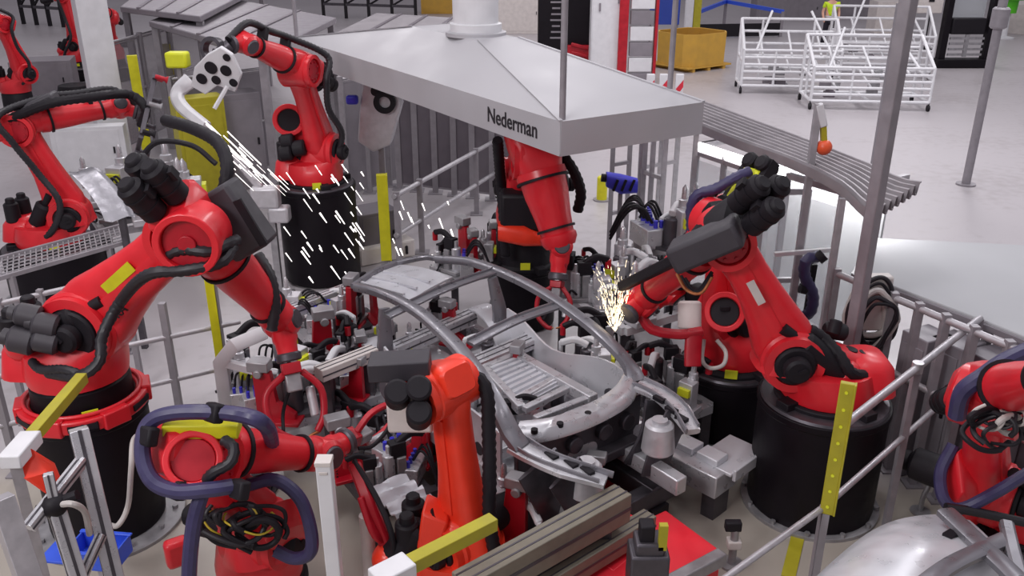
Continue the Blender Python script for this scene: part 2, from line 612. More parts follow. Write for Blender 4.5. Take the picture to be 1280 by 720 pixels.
    b = MB(); b.cyl(A2 - h * 0.16, A2 - h * 0.5, 0.13, 0.125, 20, 0.02); b.cyl(A2 - h * 0.5, A2 - h * 0.58, 0.08, 0.08, 14, 0.02)
    b.build('shoulder_motor', 'matte', arm)
    b = MB(); b.cyl(EL + h * 0.17, EL + h * 0.205, 0.14 * thin, seg=24, bev=0.01)
    for i in range(8):
        a = i * PI / 4
        q = EL + h * 0.2 + (p1 * math.cos(a) + z1 * math.sin(a)) * 0.105 * thin
        b.cyl(q, q + h * 0.02, 0.013, seg=6)
    b.build('elbow_cap', 'darkred', arm)
    # ---- arm housing + forearm
    d2 = WR - EL
    L2 = d2.length
    z2 = d2.normalized()
    x2 = (h - z2 * h.dot(z2))
    x2 = x2.normalized() if x2.length > 0.2 else ortho(z2, up)[0]
    y2 = z2.cross(x2)
    if y2.z < 0:
        y2 = -y2
    E2 = EL + y2 * 0.06
    b = MB()
    b.loft([(E2 - z2 * 0.34 * hs, x2, y2, .17 * hs, .15 * hs, 5), (E2 - z2 * 0.3 * hs, x2, y2, .2 * hs, .17 * hs, 5), (E2 - z2 * .1, x2, y2, .205 * hs, .19 * hs, 4.5), (E2 + z2 * .12, x2, y2, .19 * hs, .18 * hs, 3.6), (E2 + z2 * .26, x2, y2, .165 * hs, .16 * hs, 2.6)], 28)
    hou = b.build('arm_housing', hm or red, root, bev=0.0, angle=35)
    if motors:
        for (i, j) in ((-0.105, -0.06), (0.105, -0.06), (0.0, 0.085)):
            q = E2 - z2 * 0.33 + x2 * i + y2 * j
            b = MB(); b.cyl(q, q - z2 * 0.3, 0.088, 0.086, 18, 0.02); b.cyl(q - z2 * 0.29, q - z2 * 0.33, 0.06, 0.055, 14, 0.01)
            b.cyl(q - z2 * 0.1, q - z2 * 0.115, 0.093, seg=18); b.cyl(q - z2 * 0.2, q - z2 * 0.215, 0.093, seg=18)
            b.box(q - z2 * 0.2 + y2 * 0.09, (0.06, 0.05, 0.08), (x2, y2, z2))
            b.build('wrist_motor', 'matte', hou)
    b = MB()
    e = [(0.2, .165), (.27, .17), (.3, .155), (.45, .148), (.7, .122), (.86, .112), (.88, .125), (.93, .125), (1.0, .1)]
    b.lathe(E2, (WR - E2), [(t * (WR - E2).length, r * fr * .95) for t, r in e], 28)
    fa = b.build('forearm', red, root, angle=35)
    for t, r in ((.285, .167), (.8, .122)):
        q = E2.lerp(WR, t)
        b = MB(); b.cyl(q, q + z2 * 0.025, r * fr + 0.004, seg=28); b.build('seal_band', 'matte', fa)
    # ---- wrist
    d3 = TP - WR
    z3 = d3.normalized()
    hw = z2.cross(z3)
    hw = hw.normalized() if hw.length > 0.15 else x2
    b = MB()
    b.cyl(WR - hw * 0.13, WR + hw * 0.13, 0.115, 0.115, 22, 0.03)
    b.lathe(WR, z3, [(0, .1), (d3.length * .45, .1), (d3.length * .55, .085), (d3.length * .8, .08)], 20)
    wr = b.build('wrist', red, root, angle=40)
    b = MB(); b.cyl(WR + z3 * d3.length * .78, TP, 0.1, 0.1, 22, 0.012); b.build('tool_flange', 'dsteel', wr)
    for s_ in (-1, 1):
        b = MB(); b.cyl(WR + hw * 0.125 * s_, WR + hw * 0.145 * s_, 0.08, 0.075, 18, 0.005); b.build('wrist_cap', 'dsteel', wr)
    # ---- dress pack
    if hoses:
        o = h * 0.27 * hside
        g = z2 * 0
        path = [c0 - fwd * 0.25 + h * 0.3 * hside + up * 0.02, A2 - fwd * 0.2 + h * .36 * hside - up * .12, A2 + d1 * .2 + o * 1.2 + p1 * .05, A2 + d1 * .55 + o, EL - z1 * 0.1 + o * 1.2 - z2 * .05,
                EL + o * 1.1 + y2 * 0.22 - z2 * .1, E2.lerp(WR, .3) + y2 * .25 + x2 * .05 * hside, E2.lerp(WR, .62) + y2 * .24, E2.lerp(WR, .9) + y2 * .24, WR + y2 * .2 + z3 * .05, TP + y2 * .06 + z3 * .04]
        b = MB(); b.tube(path, 0.042, 10, 8, ribs=True)
        b.build('dress_pack_hose', 'rubber', root)
        for t in (.3, .72):
            q = E2.lerp(WR, t) + y2 * .17
            b = MB(); b.box(q, (0.13, 0.16, 0.05), (x2, y2, z2)); b.build('hose_clamp', 'matte', fa, bev=0.01)
    if cover:
        p0, p1_, w, hh, upv = cover
        b = MB(); b.bar(p0, p1_, w, hh, upv)
        b.build('cable_cover', 'cover', root, bev=0.035)
    info = dict(root=root, arm=arm, hou=hou, fa=fa, wr=wr, h=h, p1=p1, z1=z1, x2=x2, y2=y2, z2=z2, z3=z3, hw=hw, E2=E2, A2=A2, EL=EL, WR=WR, TP=TP, c0=c0, ptop=ptop, fwd=fwd, base=base)
    if tool:
        tool(info)
    return info

def xhose(info, pts, r=0.045, m='rubber', name='hose', ribs=True):
    b = MB(); b.tube(pts, r, 10, 8, ribs=ribs)
    return b.build(name, m, info['root'])

def weld_gun(n, size=1.0, roll=0.0, m='darkred'):
    """C-shaped spot-welding gun on a red frame"""
    TP, z = n['TP'], n['z3']
    x, y, _ = ortho(z, n['hw'])
    c, s_ = math.cos(roll), math.sin(roll)
    x, y = x * c + y * s_, y * c - x * s_
    k = size
    b = MB()
    b.box(TP + z * .07 * k, (.22 * k, .2 * k, .12 * k), (x, y, z))
    b.beamtube([TP + z * .12 * k - y * .08 * k, TP + z * .3 * k - y * .3 * k, TP + z * .62 * k - y * .3 * k, TP + z * .8 * k - y * .12 * k, TP + z * .82 * k - y * .02 * k], .07 * k, .09 * k, x, 4)
    b.beamtube([TP + z * .12 * k + y * .1 * k, TP + z * .34 * k + y * .26 * k, TP + z * .62 * k + y * .24 * k, TP + z * .78 * k + y * .14 * k], .07 * k, .09 * k, x, 4)
    g = b.build('weld_gun', m, n['root'], bev=.008)
    b = MB(); b.box(TP + z * .22 * k + x * .02, (.17 * k, .16 * k, .2 * k), (x, y, z)); b.build('gun_transformer', 'steel', g, bev=.012)
    b = MB(); b.cyl(TP + z * .815 * k - y * .08 * k, TP + z * .815 * k + y * .01 * k, .022 * k, .012 * k, 12)
    b.cyl(TP + z * .78 * k + y * .16 * k, TP + z * .81 * k + y * .05 * k, .022 * k, .012 * k, 12)
    b.build('electrode', 'copper', g)
    b = MB(); b.cyl(TP + z * .3 * k + y * .16 * k + x * .08 * k, TP + z * .62 * k + y * .16 * k + x * .08 * k, .05 * k, seg=14, bev=.01); b.build('gun_cylinder', 'alu', g)
    b = MB(); b.tube([TP + x * .1, TP + z * .2 * k + x * .25 * k, TP + z * .5 * k + x * .2 * k - y * .15 * k, TP + z * .7 * k - y * .2 * k], .015, 8, 6)
    b.build('cooling_hose', 'matte', g)
    return g

def gripper(n, size=1.0, nx=2, ny=3, m='alu', roll=0.0):
    """frame gripper with clamps and suction cups"""
    TP, z = n['TP'], n['z3']
    x, y, _ = ortho(z, n['hw'])
    c, s_ = math.cos(roll), math.sin(roll)
    x, y = x * c + y * s_, y * c - x * s_
    k = size
    b = MB(); b.cyl(TP, TP + z * .06, .12, seg=20); 
    o = TP + z * .1
    for i in range(nx):
        u = (i / (nx - 1) - .5) * .7 * k
        b.bar(o + x * u - y * .6 * k, o + x * u + y * .6 * k, .06, .06, z)
    for j in range(ny):
        u = (j / (ny - 1) - .5) * 1.0 * k
        b.bar(o + y * u - x * .45 * k, o + y * u + x * .45 * k, .05, .05, z)
    g = b.build('gripper_frame', m, n['root'], bev=.005)
    for i in range(nx):
        for j in range(ny):
            q = o + x * ((i / (nx - 1) - .5) * .9 * k) + y * ((j / (ny - 1) - .5) * 1.0 * k)
            b = MB(); b.cyl(q, q + z * .16 * k, .028, seg=10); b.box(q + z * .08 * k + x * .03, (.08 * k, .06 * k, .1 * k), (x, y, z))
            b.cyl(q + z * .16 * k, q + z * .2 * k, .03, .05, 12)
            b.build('gripper_clamp', random.choice(['dsteel', 'steel', 'matte', 'darkred']), g)
    return g
# ------------------------------------------------------------------ camera, light, floor
cd = bpy.data.cameras.new('camera')
cam = bpy.data.objects.new('camera', cd); COL.objects.link(cam)
cd.sensor_width = 36; cd.lens = F / 1280 * 36; cd.clip_end = 400
cam.location = CAM; cam.rotation_euler = (PI / 2 - PITCH, 0, 0)
scene.camera = cam
scene.view_settings.view_transform = 'Standard'
scene.view_settings.look = 'None'
scene.view_settings.gamma = 1
scene.view_settings.use_curve_mapping = False
scene.view_settings.exposure = 0.0

w = bpy.data.worlds.new('hall_light'); scene.world = w; w.use_nodes = True
nt = w.node_tree; bg = nt.nodes['Background']
tc = nt.nodes.new('ShaderNodeTexCoord'); sep = nt.nodes.new('ShaderNodeSeparateXYZ'); rp = nt.nodes.new('ShaderNodeValToRGB')
nt.links.new(tc.outputs['Generated'], sep.inputs[0])
mp = nt.nodes.new('ShaderNodeMapRange'); mp.inputs['From Min'].default_value = -1; nt.links.new(sep.outputs['Z'], mp.inputs['Value'])
nt.links.new(mp.outputs['Result'], rp.inputs['Fac'])
el = rp.color_ramp.elements
el[0].position = 0.45; el[0].color = (.40, .36, .40, 1)
el[1].position = 0.75; el[1].color = (.62, .60, .66, 1)
nt.links.new(rp.outputs['Color'], bg.inputs['Color'])
bg.inputs['Strength'].default_value = 0.62

def area(name, loc, size, sy, power, col=(1, .97, .99), target=None):
    l = bpy.data.lights.new(name, 'AREA'); l.shape = 'RECTANGLE'; l.size = size; l.size_y = sy; l.energy = power; l.color = col
    o = bpy.data.objects.new(name, l); COL.objects.link(o); o.location = loc
    if target is not None:
        o.rotation_euler = (V3(target) - V3(loc)).to_track_quat('-Z', 'Y').to_euler()
    return o
# rows of high-bay lamps under the hall roof
for i, (x, y) in enumerate(((-5, 4), (-1.2, 5.5), (3.5, 4.5), (-6, 11), (0, 13), (6, 11), (-7, 20), (2, 22), (10, 20), (14, 30), (0, 34), (-10, 32))):
    area('high_bay_or_fill', (x, y, 9.5), 1.2, 3.2, (60 if x > 3 else 150) if y < 16 else 330)
area('high_bay_or_fill', (7, 9, 9.0), 3, 3, 120, (.95, .96, 1))
area('high_bay_or_fill', (-6, -1.5, 7.5), 4, 2, 480, (1, .97, .99), (-.5, 8, 1))  # added fill from behind the camera, brightens the hood lip and robot fronts
area('high_bay_or_fill', (9, 16, 9.0), 3, 3, 420, (.95, .96, 1))

b = MB(); b.box((0, 33, -.05), (110, 90, .1))
struct(b.build('floor', 'floor'))

# ------------------------------------------------------------------ robots
R = {}
def rb(key, label, bpx, A2px, ELp, WRp, TPp, L1=1.15, L2=1.2, L3=0.3, near1=True, near2=True, near3=True, a2z=None, **k):
    base = W(*bpx, 0)
    A2 = DY(A2px[0], A2px[1], base.y - (A2px[2] if len(A2px) > 2 else 0.0))
    EL = reach(A2, ELp[0], ELp[1], L1, near1)
    WR = reach(EL, WRp[0], WRp[1], L2, near2)
    TP = reach(WR, TPp[0], TPp[1], L3, near3)
    print('ROBOT', key, 'base', [round(c, 2) for c in base], 'A2', [round(c, 2) for c in A2], 'EL', [round(c, 2) for c in EL], 'WR', [round(c, 2) for c in WR], 'TP', [round(c, 2) for c in TP])
    R[key] = robot(label, base, A2, EL, WR, TP, **k)
    return R[key]

# the big one at front left
n = rb('frontleft', 'large red robot on a black drum with a red ring, charcoal box on its elbow', (138, 648), (112, 402), (238, 290), (352, 402), (362, 452), near2=False, near3=True,
       ped_h=1.06, ped_r=.43, foot_r=.58, ring=True, hoses=False, base_r=.36, base_mat='black', fr=1.2, hs=.95, thin=1.2)
E, Wp = n['E2'], n['WR']
q0, q1 = at(268, 236, n['EL'], -.02), at(322, 312, n['EL'], .12)
b = MB(); b.bar(q0, q1, .3, .22, n['h']); b.build('cable_cover', 'cover', n['root'], bev=.03)
b = MB(); b.bar(at(296, 250, n['EL'], -.16), at(330, 306, n['EL'], -.02), .06, .02, n['h']); b.build('cover_edge', 'matte', n['root'])
for (a_, b_) in (((180, 272), (212, 236)),):
    pass
xhose(n, [at(204, 322, E, -.3), at(228, 312, E, -.34), at(262, 314, E, -.34), at(282, 306, E, -.25), at(296, 300, E, -.15)], .042, 'rubber')
xhose(n, [at(60, 466, n['A2'], -.3), at(98, 470, n['A2'], -.42), at(124, 452, n['A2'], -.42), at(128, 420, n['A2'], -.4), at(150, 378, n['A2'], -.4), at(184, 344, n['EL'], -.32), at(232, 338, n['EL'], -.34), at(276, 328, n['EL'], -.3), at(292, 306, n['EL'], -.18)], .042, 'rubber')
xhose(n, [at(40, 452, n['A2'], -.2), at(52, 462, n['A2'], -.3), at(80, 462, n['A2'], -.4), at(106, 470, n['A2'], -.42)], .035, 'rubber')
xhose(n, [at(322, 318, Wp, -.3), at(338, 346, Wp, -.32), at(344, 380, Wp, -.3), at(340, 412, Wp, -.25)], .045, 'rubber')
xhose(n, [at(188, 545, n['ptop'], -.5), at(168, 548, n['ptop'], -.46), at(164, 586, n['base'], -.9), at(160, 632, n['base'], -.7), at(148, 656, n['base'], -.7), at(136, 656, n['base'], -.62)], .02, 'greyhose', ribs=False)
xhose(n, [at(280, 240, E, .1), at(284, 206, E, .12), at(272, 178, E, .3), at(240, 160, E, .5), at(206, 150, E, .7)], .05, 'matte')
b = MB()
for p_, r_, l_ in (((44, 428), .1, .24), ((52, 398), .085, .22), ((74, 410), .09, .22), ((74, 430), .085, .22)):
    q = at(p_[0], p_[1], n['A2'], -.28); b.cyl(q, q + V3((-.16, -.02, .05)), r_, r_ * .95, 18, .02); b.cyl(q + V3((-.16, -.02, .05)), q + V3((-.2, -.02, .06)), r_ * .6, seg=12)
b.build('motor_cluster', 'cover', n['root'])
b = MB(); b.bar(at(24, 428, n['A2'], -.24), at(66, 404, n['A2'], -.3), .07, .07); b.build('motor_bracket', 'matte', n['root'], bev=.01)
q = at(214, 262, n['EL'], -.1); xv = (at(246, 238, n['EL'], -.1) - at(196, 272, n['EL'], -.1)).normalized(); yv = ortho(xv, (CAM - q))[0]; zv = xv.cross(yv)
b = MB(); b.box(q, (.36, .05, .24), (xv, yv, zv)); cp = b.build('cover_plate', 'red', n['root'], bev=.01)
b = MB(); b.box(q + yv * .027 + xv * .04, (.2, .006, .1), (xv, yv, zv)); b.build('sticker', 'white', cp)
letter('KUKA', .085, n['A2'] + (n['EL'] - n['A2']) * .3 + n['h'] * .175 - n['p1'] * .1, n['z1'], n['p1'], 'text', n['arm'], 'lettering', .002)
b = MB(); q = n['A2'] + (n['EL'] - n['A2']) * .5 + n['h'] * .16 + n['p1'] * .08; b.box(q, (.08, .3, .008), (n['p1'], n['z1'], n['h'])); b.build('warning_label', 'yellow', n['arm'])
weld_gun(n, .75, 1.0)
q = at(236, 303, n['EL'], -.36); f_ = (CAM - q).normalized() * .75 + V3((-.25, 0, -.25)); f_.normalize()
b = MB(); b.ring(q, f_, .165, .215, .07, 32); b.cyl(q - f_ * .26, q + f_ * .02, .21, seg=32); b.build('elbow_ring', 'red', n['root'], bev=.008)
b = MB(); b.cyl(q, q + f_ * .03, .163, seg=28); b.cyl(q + f_ * .02, q + f_ * .05, .06, seg=20); b.build('elbow_cap', 'darkred', n['root'], bev=.005)

# back left of centre, on the tall black drum
n = rb('backdrum', 'red robot on the tall black drum left of the extractor hood', (405, 345), (402, 188), (372, 88), (306, 53), (288, 56), near2=True, L2=1.0, L3=.2,
       ped_h=1.3, ped_r=.5, foot_r=None, base_r=.36, ped_col='black')
q = n['TP']
X, Y = V3((.85, -.2, .1)).normalized(), V3((.1, -.35, .93)).normalized()
b = MB()
c = at(270, 92, q, -.05)
b.prism([c + X * i + Y * j for i, j in ((-.3, -.1), (-.22, .12), (-.05, .25), (.12, .32), (.24, .22), (.32, -.02), (.22, -.22), (.02, -.12), (-.14, -.22))], X.cross(Y) * .05)
tl = b.build('tool_plate', 'white', n['root'], bev=.01)
b = MB()
for i, j, r in ((-.02, .1, .07), (.15, .05, .06), (-.15, -.02, .06), (.18, .2, .04), (.02, -.05, .05), (.22, -.1, .045)):
    b.cyl(c + X * i + Y * j - X.cross(Y) * .03, c + X * i + Y * j + X.cross(Y) * .065, r, seg=16)
b.build('tool_bore', 'matte', tl)
b = MB(); b.ring(at(270, 62, q, 0), V3((-.3, -1, .2)), .09, .13, .1); b.cyl(at(276, 66, q, 0), q, .07, seg=16); b.bar(at(262, 84, q), at(270, 62, q), .05, .05); b.build('tool_changer', 'dsteel', tl)
b = MB(); b.beamtube([at(284, 108, q, -.1), at(276, 122, q, -.1), at(268, 136, q, -.1)], .04, .04); b.build('tool_finger', 'white', tl)

q = at(361, 150, n['A2'], -.25); f_ = (CAM - q).normalized()
b = MB(); b.ring(q, f_, .14, .2, .07, 28); b.cyl(q - f_ * .3, q + f_ * .02, .19, seg=28); b.bar(q - f_ * .15, n['A2'] - f_ * .05, .25, .25); b.build('balance_housing', 'red', n['root'], bev=.01)
b = MB(); b.cyl(q, q + f_ * .04, .135, seg=24); b.build('housing_cap', 'matte', n['root'])
b = MB()
for x_, y_ in ((352, 178), (366, 186), (350, 192)):
    u_ = at(x_, y_, n['A2'], -.25); b.cyl(u_, u_ + V3((.16, 0, .02)), .1, seg=16, bev=.02)
b.build('motor_cluster', 'matte', n['root'])
# under the hood
n = rb('underhood', 'red robot half hidden under the extractor hood, its wrist hanging over the car frame', (655, 402), (655, 232), (668, 190), (701, 308), (697, 350), L1=1.1, L2=.95, L3=.3, near2=False, near3=True,
       ped_h=.75, ped_r=.36, base_r=.33, hoses=False, thin=1.45, fr=1.6, hs=1.25, motors=False)
b = MB(); q = at(652, 262, n['A2'], -.45); b.box(q, (.46, .3, .42)); b.build('shoulder_cover', 'matte', n['root'], bev=.04)
b = MB(); q = at(655, 292, n['A2'], -.42); b.loft([(q + V3((-.28, 0, .03)), V3((0, 1, 0)), ZX, .1, .1, 3), (q, V3((0, 1, 0)), ZX, .16, .12, 3), (q + V3((.25, 0, -.07)), V3((0, 1, 0)), ZX, .08, .06, 3)]); b.build('column_apron', 'orange', n['root'])
xhose(n, [at(622, 175, n['EL'], .1), at(626, 230, n['A2'], -.3), at(630, 280, n['A2'], -.3), at(632, 320, n['A2'], -.2)], .06, 'matte')
xhose(n, [at(700, 190, n['EL'], .1), at(716, 212, n['EL'], .15), at(726, 240, n['EL'], .3), at(722, 264, n['EL'], .4)], .06, 'matte')
weld_gun(n, .6, .4)

# right back on a low drum
n = rb('rightback', 'red robot on the low black drum behind the right-hand pair, yellow cable pack on top', (905, 530), (908, 392), (898, 280), (838, 362), (812, 384), near2=False, L1=.9, L2=1.05, L3=.25,
       ped_h=.66, ped_r=.46, base_r=.36, foot_r=.56, hoses=False, near1=True, motors=False, hs=.6, hm='matte')
b = MB(); q = at(932, 236, n['EL'], .1)
X = (at(948, 210, n['EL'], .1) - q).normalized(); Yq = ortho(X, V3((.6, 0, .7)))[0]; Zq = X.cross(Yq)
b.box(q, (.2, .36, .14), (Yq, X, Zq)); yb = b.build('cable_pack_box', 'lime', n['root'], bev=.02)
b = MB()
for i, j in ((-.08, .24), (.08, .24), (-.1, -.2), (.1, -.2), (.0, -.26)):
    p_ = q + Yq * i + X * j; b.cyl(p_ - Zq * .1, p_ + Zq * .1, .075, seg=14, bev=.02)
for i in (-1, 1):
    b.bar(q + Yq * .13 * i - X * .25, q + Yq * .13 * i + X * .3, .06, .1, Zq)
b.build('pack_clamp', 'matte', yb)
b = MB(); b.prism([at(882, 318, n['EL'], .05), at(890, 262, n['EL'], .05), at(905, 258, n['EL'], .05), at(918, 300, n['EL'], .05), at(920, 325, n['EL'], .05)], V3((.1, .3, .05))); b.build('elbow_casting', 'red', n['root'], bev=.02)
xhose(n, [at(938, 214, n['EL'], 0), at(920, 222, n['EL'], 0), at(895, 236, n['EL'], .05), at(872, 244, n['EL'], .1), at(864, 262, n['EL'], .15), at(864, 290, n['EL'], .2), at(856, 326, n['EL'], .3), at(850, 350, n['EL'], .4)], .052, 'bluehose')
xhose(n, [at(920, 262, n['EL'], -.05), at(940, 272, n['EL'], -.1), at(962, 262, n['EL'], -.1), at(956, 232, n['EL'], .05)], .07, 'matte')
q = at(906, 390, n['A2'], -.42); f_ = (CAM - q).normalized()
b = MB(); b.ring(q, f_, .125, .175, .06, 30); b.cyl(q - f_ * .3, q + f_ * .015, .17, seg=30); b.build('shoulder_ring', 'red', n['root'], bev=.008)
b = MB(); b.cyl(q, q + f_ * .035, .12, seg=26); b.box(q + f_ * .04 + ZX * .03, (.08, .02, .04)); b.build('ring_cap', 'matte', n['root'], bev=.004)
xhose(n, [at(880, 425, n['A2'], -.3), at(878, 450, n['A2'], -.4), at(888, 460, n['A2'], -.45), at(904, 456, n['A2'], -.45), at(907, 440, n['A2'], -.4), at(896, 425, n['A2'], -.4)], .018, 'greyhose', ribs=False)

# right front on the big drum
n = rb('rightfront', 'large red robot on the big black drum beside the yellow light barrier', (1010, 625), (985, 441), (906, 296), (802, 376), (784, 394), near2=False, L3=.2, L1=1.1,
       ped_h=.98, ped_r=.5, foot_r=.55, base_r=.36, hoses=False, motors=True, hs=.75, hm='matte', cmot=False, tagged=False)
q0, q1 = at(842, 322, n['EL'], -.12), at(926, 286, n['EL'], -.36)
b = MB(); b.bar(q0, q1, .3, .2, ZX); b.build('cable_cover', 'cover', n['root'], bev=.03)
b = MB(); b.bar(at(778, 358, n['WR'], -.2), at(850, 322, n['EL'], -.08), .1, .08, ZX); b.build('cable_chute', 'matte', n['root'], bev=.015)
for i in range(3):
    xhose(n, [at(846 + i * 5, 342 + i * 3, n['EL'], .2), at(858 + i * 4, 362, n['EL'], .15), at(876, 366 - i * 3, n['EL'], .1), at(890, 346 - i * 3, n['EL'], .05)], .014, 'matte' if i else 'copper', 'cable', False)
b = MB(); b.cyl(at(862, 412, n['WR'], .1), at(862, 376, n['WR'], .1), .1, seg=20, bev=.02); b.build('gun_transformer', 'offwhite', n['root'])
b = MB(); b.beamtube([at(800, 392, n['WR'], -.02), at(815, 412, n['WR'], -.02), at(850, 418, n['WR'], -.05), at(878, 414, n['WR'], -.05)], .09, .07, ZX, 3); b.beamtube([at(868, 412, n['WR'], -.05), at(866, 440, n['WR'], -.05), at(866, 458, n['WR'], -.05)], .14, .08, V3((0, 1, 0)), 3); b.build('gun_frame', 'darkred', n['root'], bev=.008)
b = MB(); q = at(945, 366, n['EL'].lerp(n['A2'], .3), -.16); b.box(q, (.06, .2, .012), (n['p1'], n['z1'], n['h'])); b.build('type_plate', 'offwhite', n['arm'])
# balance housing behind the shoulder
q = at(1062, 452, n['A2'], .05); o_ = (q - n['A2']).normalized()
yq = ortho(o_, ZX)[0]; xq = o_.cross(yq)
b = MB(); b.loft([(n['A2'] + o_ * .12, xq, yq, .2, .17, 3), (n['A2'] + o_ * .35, xq, yq, .17, .13, 3), (q, xq, yq, .15, .1, 3), (q + o_ * .13, xq, yq, .13, .09, 2.6), (q + o_ * .18, xq, yq, .08, .06, 2.4)]); b.build('balance_housing', 'red', n['root'])
b = MB(); b.cyl(q - xq * .0 - o_ * .02 + yq * .09, q - o_ * .02 + yq * .11, .05, seg=16); b.cyl(q + o_ * .09 + yq * .075, q + o_ * .09 + yq * .1, .04, seg=16); b.build('housing_recess', 'matte', n['root'])
xhose(n, [at(1012, 412, n['A2'], -.15), at(1030, 424, n['A2'], -.15), at(1050, 446, n['A2'], -.2), at(1064, 466, n['A2'], -.2), at(1084, 468, n['A2'], -.1), at(1092, 452, n['A2'], 0)], .05, 'matte')
b = MB(); b.cyl(at(1030, 412, n['A2'], .1), at(1058, 416, n['A2'], .1), .07, seg=16, bev=.02); b.cyl(at(1040, 418, n['A2'], .05), at(1046, 400, n['A2'], .05), .05, seg=14, bev=.01); b.build('column_motor', 'matte', n['root'])

# bottom left, seen from above
n = rb('lowleft', 'red robot with a looped blue-black hose at the lower left, yellow strip on its arm', (330, 742), (322, 664, .1), (243, 573), (402, 568), (436, 550), L1=1.0, L2=.98, L3=.25, near2=False, near3=False,
       ped_h=.1, base_r=.3, hoses=False, tagged=False, motors=False, thin=.95, detail=False, hs=.8)
b = MB(); b.bar(at(206, 533, n['EL'], -.2), at(300, 533, n['EL'], -.15), .14, .09, ZX); b.build('label_strip', 'yellow', n['root'], bev=.01)
xhose(n, [at(350, 585, n['WR'], -.3), at(342, 560, n['WR'], -.3), at(330, 530, n['EL'], -.3), at(290, 517, n['EL'], -.32), at(220, 516, n['EL'], -.3), at(186, 530, n['EL'], -.28), at(178, 566, n['EL'], -.3), at(190, 600, n['EL'], -.34), at(220, 614, n['EL'], -.36), at(262, 612, n['EL'], -.36), at(290, 608, n['EL'], -.3)], .045, 'bluehose', 'hose', False)
q = at(242, 576, n['EL'], -.22); f_ = (CAM - q).normalized() * .85 + V3((0, -.1, .2)); f_.normalize()
b = MB(); b.ring(q, f_, .125, .165, .08, 32); b.cyl(q - f_ * .2, q + f_ * .02, .16, seg=32); b.build('elbow_ring', 'red', n['root'], bev=.008)
b = MB(); b.cyl(q, q + f_ * .04, .122, seg=28); b.build('elbow_cap', 'darkred', n['root'], bev=.005)
xhose(n, [at(256, 608, n['EL'], -.3), at(244, 645, n['EL'], -.3), at(238, 690, n['EL'], -.25), at(236, 730, n['EL'], -.2)], .043, 'bluehose', 'hose', False)
xhose(n, [at(310, 606, n['A2'], -.4), at(344, 600, n['A2'], -.44), at(374, 622, n['A2'], -.44), at(388, 660, n['A2'], -.4), at(388, 690, n['A2'], -.35), at(368, 698, n['A2'], -.3), at(344, 688, n['A2'], -.3)], .043, 'bluehose', 'hose', False)
xhose(n, [at(258, 600, n['EL'], -.3), at(268, 590, n['EL'], -.34), at(288, 578, n['EL'], -.34), at(292, 560, n['EL'], -.3), at(280, 550, n['EL'], -.25)], .035, 'rubber')
rc = random.Random(5)
for i in range(11):
    r_ = rc.uniform(18, 38); cx_, cy_ = 302 + rc.uniform(-14, 22), 655 + rc.uniform(-12, 14); ph = rc.uniform(0, 6)
    pts = [at(cx_ + r_ * math.cos(t * .62 + ph) * 1.15, cy_ + r_ * (.6 + .2 * math.sin(t + ph)) * math.sin(t * .62 + ph), n['A2'], -.52 + .05 * math.sin(t * .9 + i)) for t in range(9)]
    m_ = ('matte', 'rubber', 'matte', 'wire')[i % 4]
    xhose(n, pts, .007 if m_ == 'wire' else rc.uniform(.011, .024), m_, 'cable_loop', False)
for x_, y_ in ((268, 516), (222, 612), (300, 612), (186, 545)):
    q = at(x_, y_, n['EL'], -.32); b = MB(); b.box(q, (.11, .11, .07), (n['x2'], n['y2'], n['z2'])); b.build('hose_clamp', 'matte', n['root'], bev=.015)
b = MB(); b.loft([(at(352, 640, n['A2'], -.3), UX, V3((0, -.5, .85)), .13, .16, 4), (at(362, 672, n['A2'], -.22), UX, V3((0, -.5, .85)), .15, .14, 4)]); b.build('side_casting', 'red', n['root'], bev=.02)
b = MB(); q = at(222, 690, n['base'], -.5); b.box(q, (.16, .1, .2), (UX, VX, ZX)); b.build('base_bracket', 'red', n['root'], bev=.03)
weld_gun(n, .55, .5)

# bottom centre
n = rb('lowcentre', 'red robot with an upright arm at the bottom centre in front of the car frame', (575, 735), (580, 668, .0), (558, 484), (512, 480), (485, 484), L1=1.2, L2=.5, L3=.2, near2=False,
       ped_h=.1, base_r=.34, hoses=False, tagged=False, motors=False, red='orange', thin=.85, hs=.6, fr=.7)
E = n['EL']
b = MB(); b.bar(at(462, 459, E, -.1), at(538, 455, E, -.1), .2, .13, ZX); b.build('cable_cover', 'cover', n['root'], bev=.01)
for x_, y_ in ((497, 498), (524, 493), (524, 523)):
    q = at(x_, y_, E, -.1); b = MB(); b.cyl(q, q - ray(x_, y_).normalized() * .22 + V3((0, 0, .05)), .082, .08, 20, .015)
    b.build('wrist_motor', 'matte', n['root'])
b = MB(); b.box(at(512, 510, E, .1), (.3, .06, .36)); b.build('motor_plate', 'offwhite', n['root'], bev=.02)
xhose(n, [at(566, 478, E, -.05), at(592, 470, E, 0), at(608, 490, E, 0), at(611, 540, E, .05), at(612, 600, E, .1), at(612, 650, E, .2), at(618, 690, E, .3)], .05, 'matte')
b = MB(); b.prism([at(527, 640, n['A2'], -.25), at(520, 690, n['A2'], -.25), at(545, 700, n['A2'], -.25), at(560, 655, n['A2'], -.25)], V3((.02, .2, .02))); b.build('shoulder_casting', 'orange', n['root'], bev=.02)

